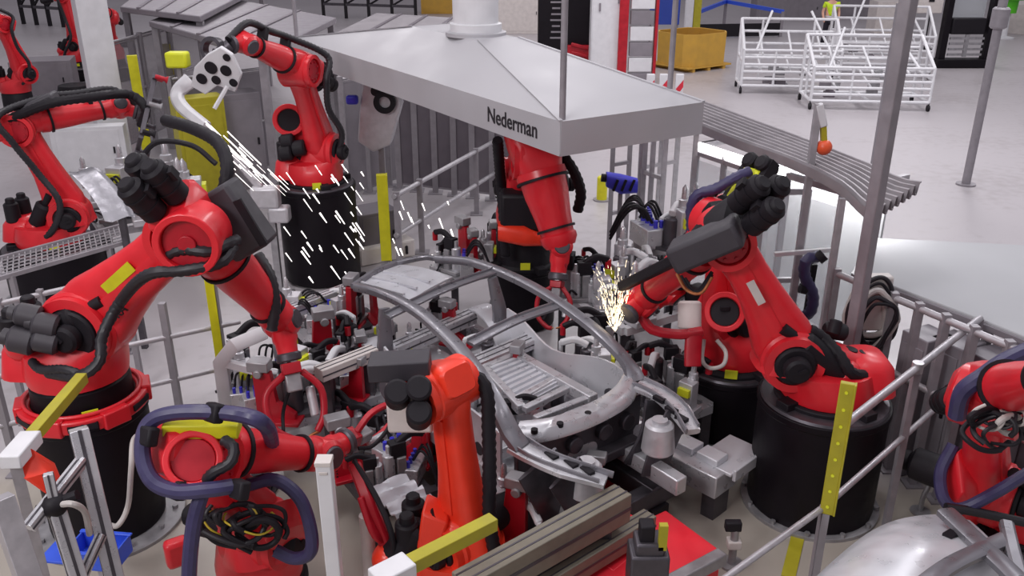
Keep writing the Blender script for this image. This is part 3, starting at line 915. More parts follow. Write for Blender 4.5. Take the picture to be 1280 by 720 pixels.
# right edge
n = rb('rightedge', 'red robot with purple hoses at the right edge behind the fence', (1268, 700), (1228, 610), (1232, 500), (1330, 470), (1350, 500), near2=True,
       ped_h=.3, base_r=.32, hoses=False, tagged=False, ped_r=.4, motors=True)
xhose(n, [at(1196, 520, n['EL'], -.1), at(1204, 490, n['EL'], -.2), at(1230, 470, n['EL'], -.25), at(1256, 452, n['EL'], -.2), at(1290, 436, n['EL'], -.15)], .055, 'bluehose', 'hose', False)
xhose(n, [at(1192, 556, n['A2'], -.3), at(1176, 590, n['A2'], -.3), at(1180, 624, n['A2'], -.4), at(1200, 636, n['A2'], -.45), at(1240, 618, n['A2'], -.5), at(1290, 588, n['A2'], -.4)], .042, 'bluehose', 'hose', False)
xhose(n, [at(1182, 634, n['A2'], -.5), at(1220, 640, n['A2'], -.5), at(1290, 655, n['A2'], -.5)], .032, 'rubber', 'hose', False)
rc = random.Random(8)
for i in range(10):
    r_ = rc.uniform(12, 30); cx_, cy_ = 1244 + rc.uniform(-14, 20), 530 + rc.uniform(-16, 18); ph = rc.uniform(0, 6)
    pts = [at(cx_ + r_ * math.cos(t * .62 + ph) * 1.15, cy_ + r_ * (.7 + .2 * math.sin(t + ph)) * math.sin(t * .62 + ph), n['EL'], -.42 + .05 * math.sin(t * .9 + i)) for t in range(9)]
    xhose(n, pts, rc.uniform(.009, .02), ('matte', 'greyhose', 'rubber')[i % 3], 'cable_loop', False)
b = MB(); b.loft([(at(1200, 570, n['A2'], -.2), UX, V3((0, -.4, .9)), .12, .14, 4), (at(1212, 620, n['A2'], -.2), UX, V3((0, -.4, .9)), .2, .16, 4), (at(1222, 650, n['A2'], -.1), UX, V3((0, -.4, .9)), .2, .12, 4)]); b.build('side_casting', 'red', n['root'], bev=.02)
# left, behind the wire mesh
n = rb('leftmid', 'red robot with a bent arm behind the wire mesh at the left edge', (80, 372), (88, 268), (24, 160), (150, 134), (172, 140), near2=False, L2=1.15, L3=.2,
       ped_h=.72, ped_r=.58, base_r=.4, hoses=True, hside=1, foot_r=.7)
b = MB(); b.bar(at(4, 148, n['EL'], -.05), at(70, 120, n['EL'], -.02), .3, .12, ZX); b.build('cable_cover', 'cover', n['root'], bev=.03)
xhose(n, [at(10, 150, n['EL'], -.2), at(60, 130, n['EL'], -.25), at(110, 122, n['EL'], -.1), at(160, 118, n['WR'], -.2), at(182, 136, n['WR'], -.1), at(176, 158, n['WR'], 0)], .06, 'matte')
gripper(n, .75, m='dsteel')
# behind at top left
rb('topleft', 'red robot at the left edge behind the bent-arm robot, near the white column', (28, 150), (30, 92), (0, 30), (-50, 10), (-60, 16), L1=1.2, ped_h=.25, ped_r=.5, motors=False, detail=False)
rb('topleftfar', 'red robot directly left of the white column, far end of the line', (100, 98), (96, 58), (80, -5), (140, -20), (150, -16), L1=1.2, ped_h=.35, ped_r=.7, motors=True, detail=False)
rb('behindcolumn', 'red robot directly right of the white column, partly covered by it', (146, 100), (140, 55), (138, 22), (120, 8), (110, 14), L1=1.1, ped_h=.4, ped_r=.5, motors=True, detail=False)
# ------------------------------------------------------------------ extractor hoods
def hood(label, N, u, v, wu, lv, zb, lip, apex, duct=True, rods=(), words=None, top=(.35, .6), shift=0.0):
    """N: near corner; u,v horizontal unit axes"""
    root = thing('extractor_hood', N + u * wu / 2 + v * lv / 2 + ZX * (zb - N.z), label, 'extractor hood')
    P = lambda a, c, z: V3((N + u * a + v * c).to_tuple()[:2] + (z,))
    th = .012
    # lip: four thin walls as one folded skirt
    b = MB()
    for a0, c0, a1, c1 in ((0, 0, 0, lv), (0, lv, wu, lv), (wu, lv, wu, 0), (wu, 0, 0, 0)):
        b.bar(P(a0, c0, zb + lip / 2), P(a1, c1, zb + lip / 2), th, lip)
    for a0, c0, a1, c1 in ((.02, 0, .02, lv), (wu - .02, lv, wu - .02, 0), (0, .02, wu, .02), (0, lv - .02, wu, lv - .02)):
        b.bar(P(a0, c0, zb + .01), P(a1, c1, zb + .01), .05, .02)
    lipo = b.build('lip', 'hood', root)
    b = MB()
    m0, m1 = wu / 2 - top[0] / 2, wu / 2 + top[0] / 2
    n0, n1 = lv / 2 - top[1] / 2 + shift, lv / 2 + top[1] / 2 + shift
    lo = [P(0, 0, zb + lip), P(wu, 0, zb + lip), P(wu, lv, zb + lip), P(0, lv, zb + lip)]
    hi = [P(m0, n0, apex), P(m1, n0, apex), P(m1, n1, apex), P(m0, n1, apex)]
    n = len(b.v); b.v.extend(lo + hi + [p - ZX * .015 for p in lo + hi])
    for k in (0, 8):
        for i in range(4):
            j = (i + 1) % 4
            b.face([n + k + i, n + k + j, n + k + 4 + j, n + k + 4 + i])
    b.face([n + 4, n + 5, n + 6, n + 7])
    for i in range(4):
        b.face([n + i, n + (i + 1) % 4, n + 8 + (i + 1) % 4, n + 8 + i])
    cano = b.build('sheet_canopy', 'hood', root, angle=5)
    for i in range(4):      # folded seams on the hips
        b = MB(); b.bar(lo[i] + ZX * .005, hi[i] + ZX * .005, .035, .012); b.build('seam', 'hood', cano)
    if duct:
        c = (hi[0] + hi[2]) / 2 - v * .3
        b = MB(); b.lathe(c, ZX, [(0, .29), (.12, .29), (.13, .255), (5.5, .255)], 32)
        for z in (1.2, 2.4, 3.6):
            b.lathe(c + ZX * z, ZX, [(0, .262), (.01, .275), (.04, .275), (.05, .262)], 32)
        b.build('duct', 'white', root)
        b = MB(); b.lathe(c, ZX, [(-.01, .34), (.03, .34), (.04, .3)], 32); b.build('duct_collar', 'hood', root)
    for a, c in rods:
        b = MB(); q = P(a, c, zb + .02); b.cyl(q, q + ZX * 6.2, .028, seg=12); b.cyl(q, q + ZX * .1, .045, seg=12)
        b.build('hanger_rod', 'post', root)
    if words:
        s_, size, frac = words
        q = P(0, lv * frac, zb + lip * .5) - u * (th / 2 + .003)
        letter(s_, size, q, -v, ZX, 'text', lipo, 'lettering', .0025)
    return root

N1 = V3((.41, 7.35, 0))
hd = math.atan2(.53, .848)
vv = V3((-3.26, 5.2, 0)).normalized(); uu = V3((vv.y, -vv.x, 0))
hood('large grey extractor hood hanging over the cell with a round duct', N1, uu, vv, 1.62, 6.75, 2.6, .3, 3.28, True,
     rods=((0.05, .05), (0.03, 6.6), (1.55, .4)), words=('Nederman', .2, .114), top=(.5, 1.6), shift=-.25)
# pale flat roof panel behind the right-hand fence
RZ = 1.45
rp_ = [W(1092, 297, RZ), W(1345, 309, RZ), W(1345, 446, RZ), W(1240, 404, RZ), W(1068, 339, RZ)]
c = sum(rp_, V3((0, 0, 0))) / 5
root = thing('pale_roof_panel', V3((c.x, c.y, 0)), 'large smooth pale grey panel above the grey cabinets at the right edge', 'panel')
b = MB(); b.prism([q - ZX * .05 for q in rp_], ZX * .05); ro = b.build('panel', 'pale', root, bev=.01)
b = MB()
for i in range(5):
    b.bar(rp_[i] - ZX * .05, rp_[(i + 1) % 5] - ZX * .05, .05, .05)
b.build('edge_frame', 'panel', root)
for q in rp_:
    q = q.lerp(c, .05); b = MB(); b.box((q.x, q.y, (RZ - .05) / 2), (.06, .06, RZ - .05)); b.build('leg', 'post', root)
# tall grey posts on the right
p = D(1080, 336, 7.1)
root = thing('tall_post', V3((p.x, p.y, 0)), 'tall thick grey post rising past the flared end of the ribbed canopy', 'post', )
b = MB(); b.box((p.x, p.y, 4.5), (.1, .1, 9), (UX, VX, ZX)); b.build('tube', 'post', root, bev=.01); b = MB(); b.box((p.x, p.y, .01), (.26, .26, .02), (UX, VX, ZX)); b.build('foot_plate', 'post', root)
p = W(1207, 231, 0)
root = thing('tall_post', p, 'slim grey post standing alone on the bright floor at the upper right', 'post')
b = MB(); b.cyl(p, p + ZX * 9, .075, seg=16); b.build('tube', 'post', root); b = MB(); b.cyl(p, p + ZX * .03, .17, seg=20); b.build('foot_plate', 'post', root)
b = MB(); b.cyl(p + ZX * 2.75, p + ZX * 3.1, .14, seg=16, bev=.03); b.build('junction_drum', 'post', root)

# ------------------------------------------------------------------ the car frame
O = V3((.51, 5.8, 0)); CC = V3((-.608, .794, 0)); SS = V3((.794, .608, 0))
def car(c, s, z):
    return O + CC * c + SS * s + ZX * z
root = thing('bare_car_shell', car(1, 0, 0), 'bare aluminium car body frame with open roof rails standing in the middle of the cell', 'car body')
CAR = root
Lr = [W(445, 359, 1.28), W(475, 366, 1.34), W(520, 388, 1.4), W(563, 425, 1.42), (W(596, 464, 1.4)), W(622, 508, 1.28), W(638, 540, 1.15), W(652, 560, 1.06)]
Rr = [W(545, 324, 1.28), W(590, 328, 1.34), W(640, 346, 1.4), W(690, 373, 1.42), W(735, 405, 1.38), W(770, 437, 1.26), W(788, 460, 1.14), W(796, 478, 1.06)]
b = MB(); b.beamtube(Lr, .11, .075, ZX, 8, [.7, .9, 1, 1, 1, 1.1, 1.3, 1.5]); b.build('roof_rail', 'carframe', root, angle=50)
b = MB(); b.beamtube(Rr, .10, .075, ZX, 8, [.7, .9, 1, 1, 1, 1.1, 1.3, 1.5]); b.build('roof_rail', 'carframe', root, angle=50)
for s_, pa, pb in ((0, (484, 396, 1.34), (620, 339, 1.38)), (1, (588, 430, 1.38), (703, 381, 1.40))):
    p, q = W(*pa), W(*pb)
    m_ = (p + q) / 2 + ZX * .03
    b = MB(); b.beamtube([p, m_, q], .09, .03, ZX, 8)
    b.beamtube([p + ZX * .02 + CC * .04, m_ + ZX * .02 + CC * .04, q + ZX * .02 + CC * .04], .012, .03, ZX, 8)
    b.build('roof_bow', 'carframe', root, angle=50)
# rear header and parcel shelf
b = MB()
g = []
for i in range(7):
    t = i / 6
    a0, a1 = W(440, 356, 1.22).lerp(W(492, 330, 1.22), t), W(512, 376, 1.24).lerp(W(566, 346, 1.24), t)
    row = [a0.lerp(a1, k / 8) + ZX * (.03 * math.sin(PI * k / 8) + .015 * math.sin(PI * t)) for k in range(9)]
    g.append(row)
b.slab(g, .02)
for k in range(3):
    a0 = W(452 + k * 14, 353 - k * 7, 1.265); a1 = W(505 + k * 16, 368 - k * 8, 1.28)
    b.bar(a0, a1, .03, .02)
sh = b.build('rear_shelf', 'alusheet', root)
b = MB(); b.beamtube([W(441, 358, 1.25), W(468, 340, 1.26), W(494, 329, 1.25)], .06, .05); b.beamtube([W(494, 329, 1.25), W(530, 322, 1.27), W(548, 324, 1.28)], .05, .05); b.build('rear_header', 'carframe', root)
# windscreen cowl
b = MB()
outer = [(640, 552), (676, 549), (718, 538), (760, 520), (790, 500), (799, 478)]
inner = [(650, 526), (686, 522), (716, 512), (744, 500), (770, 482), (782, 462)]
g = [[W(x, y, 1.0 + .01 * i) for i, (x, y) in enumerate(outer)]]
g.append([W((x + x2) / 2, (y + y2) / 2, 1.06 + .01 * i) for i, ((x, y), (x2, y2)) in enumerate(zip(outer, inner))])
g.append([W(x, y, 1.05 + .01 * i) for i, (x, y) in enumerate(inner)])
g = [spline(r, 4) for r in g]
b.slab(g, .03); cw = b.build('windscreen_cowl', 'alu', root, angle=60)
b = MB()
for x, y in ((668, 538), (700, 530), (735, 517), (765, 501), (785, 482)):
    q = W(x, y, 1.075); b.cyl(q - ZX * .02, q + ZX * .012, .026, seg=12)
b.build('cowl_bolt', 'matte', cw)
# bulkhead
b = MB(); b.box(car(-.02, 0, .72), (.05, 1.25, .5), (CC, SS, ZX)); b.box(car(-.08, 0, .6), (.14, 1.1, .08), (CC, SS, ZX))
for s_ in (-.4, -.1, .2, .45):
    b.cyl(car(-.04, s_, .8), car(-.1, s_, .8), .07, seg=16)
b.build('bulkhead', 'dsteel', root, bev=.01)
# front side members with wheel housing
for sgn, pts in ((-1, [(646, 556, 1.06), (672, 572, 1.04), (706, 586, 1.02), (757, 603, .98)]), (1, [(798, 480, 1.06), (826, 494, 1.02), (848, 512, 1.0), (866, 540, .96)])):
    P_ = [W(*p) for p in pts]
    b = MB(); b.beamtube(P_, .17, .05, ZX, 6, [1.2, 1.0, 1.1, .7])
    f_ = b.build('fender_rail', 'alu', root)
    b = MB(); b.beamtube([q + ZX * .03 - SS * sgn * .07 for q in P_], .02, .05, ZX, 6); b.beamtube([q + ZX * .03 + SS * sgn * .06 for q in P_], .02, .04, ZX, 6); b.build('rail_flange', 'carframe', f_)
    b = MB()
    for k in (.4, .62, .8):
        q = P_[0].lerp(P_[-1], k) + ZX * .03; b.box(q, (.1, .05, .03), (CC, SS, ZX))
    b.build('rail_slot', 'matte', f_)
    b = MB(); q = P_[1]
    b.beamtube([q - ZX * .05, q + CC * -.05 - SS * sgn * .1 - ZX * .3, q - SS * sgn * .2 - ZX * .55], .35, .04, CC, 5)
    b.beamtube([P_[2] - ZX * .03, P_[2] - ZX * .3 - SS * sgn * .15, P_[2] - ZX * .5 - SS * sgn * .22], .3, .03, CC, 4)
    b.build('wheel_housing', 'dsteel', root)
    b = MB(); q = P_[2] - SS * sgn * .2 - ZX * .04; b.cyl(q - ZX * .25, q, .13, .11, 20, .02); b.cyl(q, q + ZX * .03, .06, seg=16); b.build('strut_tower', 'cast', root)
    b = MB(); b.bar(car(-.7, .42 * sgn, .55), car(.1, .42 * sgn, .55), .11, .14); b.build('crash_rail', 'alu', root, bev=.01)
# floor: side sills, tunnel, seat pans and cross members
for sgn in (-1, 1):
    b = MB(); b.beamtube([car(-.05, .62 * sgn, .62), car(1.2, .66 * sgn, .58), car(2.2, .64 * sgn, .62), car(2.7, .55 * sgn, .75)], .13, .16, ZX, 6); b.build('side_sill', 'alu', root)
    b = MB(); b.beamtube([car(2.0, .64 * sgn, .65), car(1.85, .63 * sgn, .95), car(1.9, .58 * sgn, 1.36)], .16, .05, CC, 6, [1.4, 1, .6]); b.build('centre_pillar', 'carframe', root)
    b = MB()
    pts = [car(2.05 + .36 * math.cos(a), .6 * sgn, .62 + .36 * math.sin(a)) for a in [PI * k / 8 for k in range(9)]]
    b.beamtube(pts, .24, .03, V3((0, 0, 1)), 1); b.build('rear_wheel_arch', 'alusheet', root)
for sgn in (-1, 1):
    g = [[car(c, (.66 + .03 * math.sin(c * 5) * (z > .7)) * sgn, z if z < .95 else z + .07 * math.sin(c * 4.2)) for c in [.1 + .12 * k for k in range(15)]] for z in (.6, .72, .84, 1.0)]
    b = MB(); b.slab(g, .02, SS * sgn); ip = b.build('inner_side_panel', 'alusheet', root, angle=60)
    b = MB()
    for c in (.35, .75, 1.2, 1.55):
        b.cyl(car(c, .66 * sgn - .012 * sgn, .78), car(c, .66 * sgn + .012 * sgn + .02 * sgn, .78), .055, seg=14)
    b.build('panel_hole', 'dsteel', ip)
g = [[car(c * .25, s * .15, .55 + (.03 if (i + j) % 2 else 0)) for j, s in enumerate(range(-4, 5))] for i, c in enumerate(range(0, 11))]
b = MB(); b.slab(g, .015); b.build('floor_pan', 'alusheet', root, angle=20)
b = MB(); b.loft([(car(-.05, 0, .62), SS, ZX, .16, .12, 4), (car(1.2, 0, .6), SS, ZX, .13, .1, 4), (car(2.2, 0, .6), SS, ZX, .12, .1, 4)], 20); b.build('floor_tunnel', 'alu', root)
for c in (.35, .8, 1.3, 1.75, 2.3):
    b = MB(); b.bar(car(c, -.62, .68), car(c, .62, .68), .1, .1); b.build('cross_member', 'alu', root, bev=.01)
pn = [W(611, 460, .98), W(646, 447, .98), W(703, 479, .98), W(650, 508, .98)]
b = MB()
for i in range(9):
    p, q = pn[0].lerp(pn[3], (i + .5) / 9), pn[1].lerp(pn[2], (i + .5) / 9); b.bar(p + ZX * .01, q + ZX * .01, .035, .03)
b.slab([[pn[0], pn[1]], [pn[3], pn[2]]], .02); b.build('ribbed_seat_pan', 'alusheet', root)
b = MB(); b.bar(W(605, 462, .98), W(652, 512, .98), .07, .08); b.bar(W(645, 445, .98), W(742, 500, 1.0), .09, .09); b.bar(W(604, 462, .98), W(648, 444, .98), .06, .07); b.build('seat_pan_frame', 'alu', root, bev=.008)
b = MB()
for k, (p, q) in enumerate((((655, 512), (712, 484)), ((668, 524), (735, 498)), ((648, 500), (700, 470)))):
    b.bar(W(*p, 1.0), W(*q, 1.0), .06, .05)
b.build('dash_carrier', 'alu', root, bev=.01)

# fixture the frame stands on
root = thing('fixture_frame', car(1, 0, 0), 'dark steel fixture frame standing under the car body frame', 'fixture')
b = MB()
for s_ in (-.45, .45):
    b.bar(car(-.45, s_, .3), car(2.9, s_, .3), .14, .18)
for c in (-.4, .2, .8, 1.7, 2.6):
    b.bar(car(c, -.75, .3), car(c, .75, .3), .12, .16)
b.build('base_frame', 'dsteel', root, bev=.01)
for c in (-.4, .8, 2.6):
    for s_ in (-.45, .45):
        b = MB(); b.box(car(c, s_, .11), (.18, .18, .22), (CC, SS, ZX)); b.build('foot', 'matte', root)
for c in (-.1, .8, 1.7, 2.5):
    for s_ in (-.55, .55):
        b = MB(); b.bar(car(c, s_, .38), car(c, s_, .54), .09, .09); b.build('support_post', 'steel', root)

# ------------------------------------------------------------------ beams around it
def beam(label, p, q, w_, h_, m='alu', name='support_rail', legs=True, cat='rail', slots=True, group=None, legm='dsteel'):
    p, q = V3(p), V3(q)
    mid = (p + q) / 2
    root = thing(name, V3((mid.x, mid.y, 0)), label, cat, group)
    b = MB(); b.bar(p, q, w_, h_); o = b.build('profile', m, root, bev=.006)
    if slots:
        d = (q - p).normalized(); s_ = d.cross(ZX).normalized()
        b = MB()
        for k in (-.22, .22):
            b.bar(p + ZX * (h_ / 2 + .001) + s_ * k * w_, q + ZX * (h_ / 2 + .001) + s_ * k * w_, w_ * .08, .004)
        for k in (-1, 1):
            b.bar(p + s_ * k * (w_ / 2 + .001), q + s_ * k * (w_ / 2 + .001), .004, h_ * .12)
        b.build('slot', 'dsteel', o)
    if legs:
        for t in (.12, .88):
            c = p.lerp(q, t)
            b = MB(); b.box((c.x, c.y, (c.z - h_ / 2) / 2), (.09, .09, c.z - h_ / 2)); b.box((c.x, c.y, .01), (.2, .2, .02)); b.build('leg', legm, root)
    return root
beam('long pale aluminium beam running left from the rear of the car frame', W(330, 402, .95), W(452, 356, .95), .12, .12, 'alu')
beam('pale aluminium beam ending in a white cap left of the car frame', W(398, 468, 1.0), W(468, 440, 1.0), .13, .11, 'offwhite')
beam('grey beam crossing under the left roof rail of the car frame', W(470, 448, .9), W(590, 395, .9), .14, .12, 'alu')
beam('grey beam under the roof rails nearer the windscreen end', W(560, 470, .85), W(668, 424, .85), .16, .1, 'alu')
r_ = beam('olive grey conveyor channel crossing the bottom of the picture', W(575, 742, .82), W(778, 628, .82), .16, .22, 'chan', 'conveyor_channel')
r_ = beam('lower grey channel just in front of the long olive grey conveyor channel', W(655, 748, .55), W(812, 652, .55), .12, .16, 'chan', 'conveyor_channel')
# aluminium tray beam between the two right hand drums
root = thing('support_rail', W(865, 590, 0), 'long aluminium fixture beam on the floor in front of the low black drum', 'beam')
p, q = W(800, 548, .34), W(908, 602, .34)
d = (q - p).normalized(); s_ = d.cross(ZX).normalized()
b = MB(); b.bar(p, q, .3, .2); o_ = b.build('profile', 'alu', root, bev=.01)
b = MB()
for k in range(3):
    b.box(p.lerp(q, .25 + .27 * k) + ZX * .13 - s_ * .05, (.2, .16, .06), (d, s_, ZX))
b.build('mounting_block', 'alusheet', o_, bev=.008)
b = MB(); b.box(q - s_ * .22 - d * .12 + ZX * .09, (.34, .5, .03), (d, s_, ZX)); b.bar(q + d * .06 - s_ * .45 + ZX * .08, q + d * .06 + ZX * .08, .03, .1); b.build('end_tray', 'alusheet', root, bev=.006)
b = MB()
for k in (.1, .9):
    b.box(V3(p.lerp(q, k).to_tuple()[:2] + (.12,)), (.12, .2, .24), (d, s_, ZX))
b.build('foot', 'dsteel', root)
# red box
c = W(812, 700, .42)
root = thing('red_bin', V3((c.x, c.y, 0)), 'flat-topped red metal box on the floor at the bottom centre behind the dark post', 'box')
d = (W(897, 688, .42) - W(832, 640, .42)).normalized(); s_ = V3((-d.y, d.x, 0))
p0, p1_ = W(835, 636, .42), W(899, 690, .42)
e = -s_ * 1.0 if (-s_).y < 0 else s_ * 1.0
cc = (p0 + p1_) / 2 + e * .5
b = MB(); b.box(V3((cc.x, cc.y, .21)), ((p1_ - p0).length, 1.0, .42), (d, s_, ZX)); bo = b.build('body', 'binred', root, bev=.012)
b = MB(); b.box(V3((cc.x, cc.y, .0)) + d * (p1_ - p0).length * .52 + ZX * .38, (.09, 1.0, .1), (d, s_, ZX)); b.build('edge_guard', 'steel', root, bev=.01)
p0, p1_ = W(738, 700, .4), W(800, 652, .4)
root = thing('red_cover', V3(((p0 + p1_) / 2).to_tuple()[:2] + (0,)), 'slotted red metal cover under the grey channel at the bottom centre', 'cover')
b = MB(); b.bar(p0, p1_, .4, .05); b.bar(p0 - ZX * .2, p1_ - ZX * .2, .3, .4); co = b.build('body', 'binred', root, bev=.008)
b = MB()
for k in (.25, .5):
    b.box(p0.lerp(p1_, k) + ZX * .027, (.14, .12, .004), ((p1_ - p0).normalized(), (p1_ - p0).normalized().cross(ZX).normalized(), ZX))
b.build('slot', 'darkred', co)
c = W(812, 668, 1.0)
root = thing('control_post', V3((c.x, c.y, 0)), 'dark square post with a yellow edge in front of the red box', 'post')
b = MB(); b.box((c.x, c.y, .45), (.24, .2, .9)); b.box((c.x, c.y, .93), (.18, .16, .1)); po = b.build('body', 'dsteel', root, bev=.015)
b = MB(); b.box((c.x + .07, c.y - .06, 1.03), (.05, .04, .18)); b.build('edge_strip', 'olive', root); b = MB(); b.box((c.x - .02, c.y, 1.02), (.09, .1, .14)); b.build('sensor_head', 'matte', root, bev=.01)
# ------------------------------------------------------------------ fences, posts, rails
def tagpost(root, p, top, r=.03, m='post', sq=True, name='post'):
    b = MB()
    if sq:
        b.box((p.x, p.y, top / 2), (r * 2, r * 2, top))
    else:
        b.cyl((p.x, p.y, 0), (p.x, p.y, top), r, seg=14)
    b.box((p.x, p.y, .008), (r * 5, r * 5, .016))
    return b.build(name, m, root)

def fence(label, p, q, z, posts, rails, m='galv', panel=None, name='safety_fence', pr=.03, rr=.026, pm='post', cat='fence', tops=None, group=None):
    """p,q are ground points below the two ends"""
    p, q = V3((p.x, p.y, 0)), V3((q.x, q.y, 0))
    root = thing(name, (p + q) / 2, label, cat, group)
    for i, t in enumerate(posts):
        tagpost(root, p.lerp(q, t), (tops[i] if tops else z), pr, pm)
    for zr in rails:
        b = MB(); b.cyl(p + ZX * zr, q + ZX * zr, rr, seg=12); b.build('rail', m, root)
    if panel:
        pmt, z0, z1 = panel
        for t0, t1 in zip(posts, posts[1:]):
            a, c = p.lerp(q, t0 + .01), p.lerp(q, t1 - .01)
            b = MB(); b.bar(a + ZX * (z0 + z1) / 2, c + ZX * (z0 + z1) / 2, .012, z1 - z0)
            pn = b.build('panel', pmt, root)
            for zz in (z0, z1):
                b = MB(); b.bar(a + ZX * zz, c + ZX * zz, .025, .03); b.build('panel_frame', pm, pn)
    return root

# right foreground: tube railing, gate gap left of the yellow upright
FZ, MZ = 1.5, .92
fp, fm, fq = W(905, 724, MZ), W(1031, 633, MZ), W(1225, 398, FZ)
fp, fm, fq = [V3((q.x, q.y, 0)) for q in (fp, fm, fq)]
root = thing('tube_railing', (fp + fq) / 2, 'grey tube railing with round rails in front of the big black drum at lower right', 'railing')
dfm = fq - fm
b = MB(); b.cyl(fp - (fm - fp) * .4 + ZX * MZ, fm + ZX * MZ, .022, seg=12); b.build('rail', 'galv', root)
b = MB(); b.cyl(fm + ZX * MZ, fq + ZX * MZ, .022, seg=12); b.build('rail', 'galv', root)
b = MB(); b.cyl(fm + dfm * .05 + ZX * FZ, fq + ZX * FZ, .028, seg=12); b.build('rail', 'galv', root)
for q, zt in ((fm, MZ), (fm + dfm * .50, FZ), (fq, FZ)):
    tagpost(root, q, zt, .024)
b = MB(); b.cyl(fm + dfm * .50 + ZX * (FZ - .04), fm + dfm * .50 + ZX * (FZ + .04), .04, seg=12); b.build('rail_joint', 'galv', root)
# yellow perforated beam on the rail
def light_barrier(label, p, z0, z1, w_=.07, d_=.05, holes=True, m='olive', group='yellow upright light barriers', yawv=None):
    root = thing('light_barrier', V3((p.x, p.y, 0)), label, 'light barrier', group)
    f = (V3((CAM.x - p.x, CAM.y - p.y, 0))).normalized() if yawv is None else yawv
    s_ = V3((-f.y, f.x, 0))
    P0 = V3((p.x, p.y, 0))
    b = MB(); b.box(P0 + ZX * (z0 + z1) / 2, (w_, d_, z1 - z0), (s_, f, ZX)); b.box(P0 + ZX * (z0 + z1) / 2 + s_ * w_ * .55, (w_ * .16, d_ * 1.4, z1 - z0), (s_, f, ZX)); o = b.build('housing', m, root, bev=.004)
    if holes:
        b = MB(); n_ = 8
        for i in range(n_):
            q = P0 + ZX * (z0 + (z1 - z0) * (i + .5) / n_) + f * (d_ / 2 + .001); b.cyl(q, q + f * .004, .011, seg=8)
        b.build('hole', 'lime', o)
    b = MB(); b.box(P0 + ZX * z0 / 2, (.045, .04, z0), (s_, f, ZX)); b.box(P0 + ZX * .01, (.14, .14, .02), (s_, f, ZX)); b.build('stand', 'post', root)
    return root
light_barrier('olive yellow perforated upright beside the big black drum on the right', fm + V3((.0, -.04, 0)), .9, 1.86, .085, .04)
# left fences
light_barrier('yellow upright with a black box on top behind the car frame', W(483, 333, 0), .1, 1.32, .13, .1, False, 'yellow')
b = MB(); q = DY(494, 218, 11.7); 
light_barrier('yellow upright in the fence right of the white column', W(186, 205, 0), .3, 2.1, .16, .1, False, 'yellow')
light_barrier('yellow upright behind the elbow of the big front left robot', DY(273, 440, 7.6), .1, 1.5, .07, .06, False, 'yellow')
light_barrier('short yellow upright behind the robot tool plate at upper left', W(222, 160, 0), .3, 1.9, .16, .1, False, 'olive')
# railing under the hood
fence('low grey railing behind the car frame, left part under the hood', V3(W(492, 246, 1.05)), V3(W(626, 172, 1.05)), 1.1, [0.02, .2, .72, 1], [1.05, .5], pr=.04, rr=.035)
# left front rails
fence('grey rail fence in front of the left black drum with yellow label', W(-20, 384, 1.25), W(156, 344, 1.25), 1.3, [.1, .38, .98], [1.25, .75], pr=.025)
fence('grey rail fence behind the forearm of the big front left robot', W(160, 432, .85), W(300, 402, .85), 1.3, [.34, .8], [.85, .4], pr=.03, tops=[1.2, 1.75])
fence('grey rail fence at the left edge beside the big black drum with the red ring', W(-20, 475, .95), W(40, 462, .95), .95, [.2, .95], [.95, .5])
# wire mesh tray by the left robot
root = thing('wire_mesh_guard', V3(W(70, 330, 0)), 'horizontal wire mesh guard in front of the bent-arm robot', 'wire mesh')
p, q, r_ = W(-15, 352, 1.25), W(160, 302, 1.25), W(-12, 326, 1.25)
b = MB(); dq = (q - p); dr = (r_ - p)
for i in range(26):
    a = p + dq * (i / 25); b.bar(a, a + dr, .012, .012)
for j in range(7):
    a = p + dr * (j / 6); b.bar(a, a + dq, .012, .012)
b.build('mesh_grid', 'galv', root)
b = MB()
for a, c in ((p, q), (p + dr, q + dr), (p, p + dr), (q, q + dr)):
    b.bar(a, c, .04, .04)
b.build('frame', 'post', root)
for t in (.15, .85):
    tagpost(root, p + dq * t, 1.24, .025, 'post', name='leg')

# big mesh panels at upper left
a0, a1 = W(158, 178, 0), W(330, 150, 0)
fence('tall grey panel fence right of the white column at the upper left', W(160, 195, 0), W(262, 142, 0), 2.3, [0, .3, .62, 1], [2.25, 1.2], panel=('mesh', .2, 2.2), pr=.045)
fence('tall panel fence behind the robot on the tall black drum', W(232, 238, 0), W(345, 214, 0), 2.0, [0, .33, .66, 1], [1.95, 1.0], panel=('panel', .15, 1.9), pr=.04)
fence('row of dark grey fence panels under the left end of the extractor hood', W(500, 236, 0), W(640, 252, 0), 2.35, [0, .16, .33, .5, .66, .83, 1], [2.15], panel=('dpanel', .1, 2.1), pr=.05)
fence('row of grey fence panels right of the robot on the tall black drum', W(436, 250, 0), W(512, 224, 0), 2.1, [0, .33, .66, 1], [2.05], panel=('panel', .1, 2.0), pr=.045)
# frames right of the hood robot
def frame_tower(label, px, py, ztop, n=2, gap=.35, m='galv', dirn=UX, r=.03):
    base = W(px, py, 0)
    root = thing('aluminium_upright_frame', base, label, 'frame')
    for i in range(n):
        p = base + dirn * gap * i
        b = MB(); b.box((p.x, p.y, ztop / 2), (r * 2, r * 2, ztop)); b.build('upright', m, root)
    for z in (ztop, ztop * .66, ztop * .33):
        b = MB(); b.bar(base + ZX * z, base + dirn * gap * (n - 1) + ZX * z, r * 1.6, r * 1.6); b.build('crossbar', m, root)
    return root
frame_tower('grey upright left of the blue valve block beneath the hood', 760, 325, 2.1, 2, .3, 'post')
frame_tower('tall aluminium uprights right of the blue valve block', 797, 345, 2.3, 3, .28, 'galv')
frame_tower('aluminium uprights in front of the lit glass booth', 820, 356, 2.2, 3, .22, 'galv', VX)

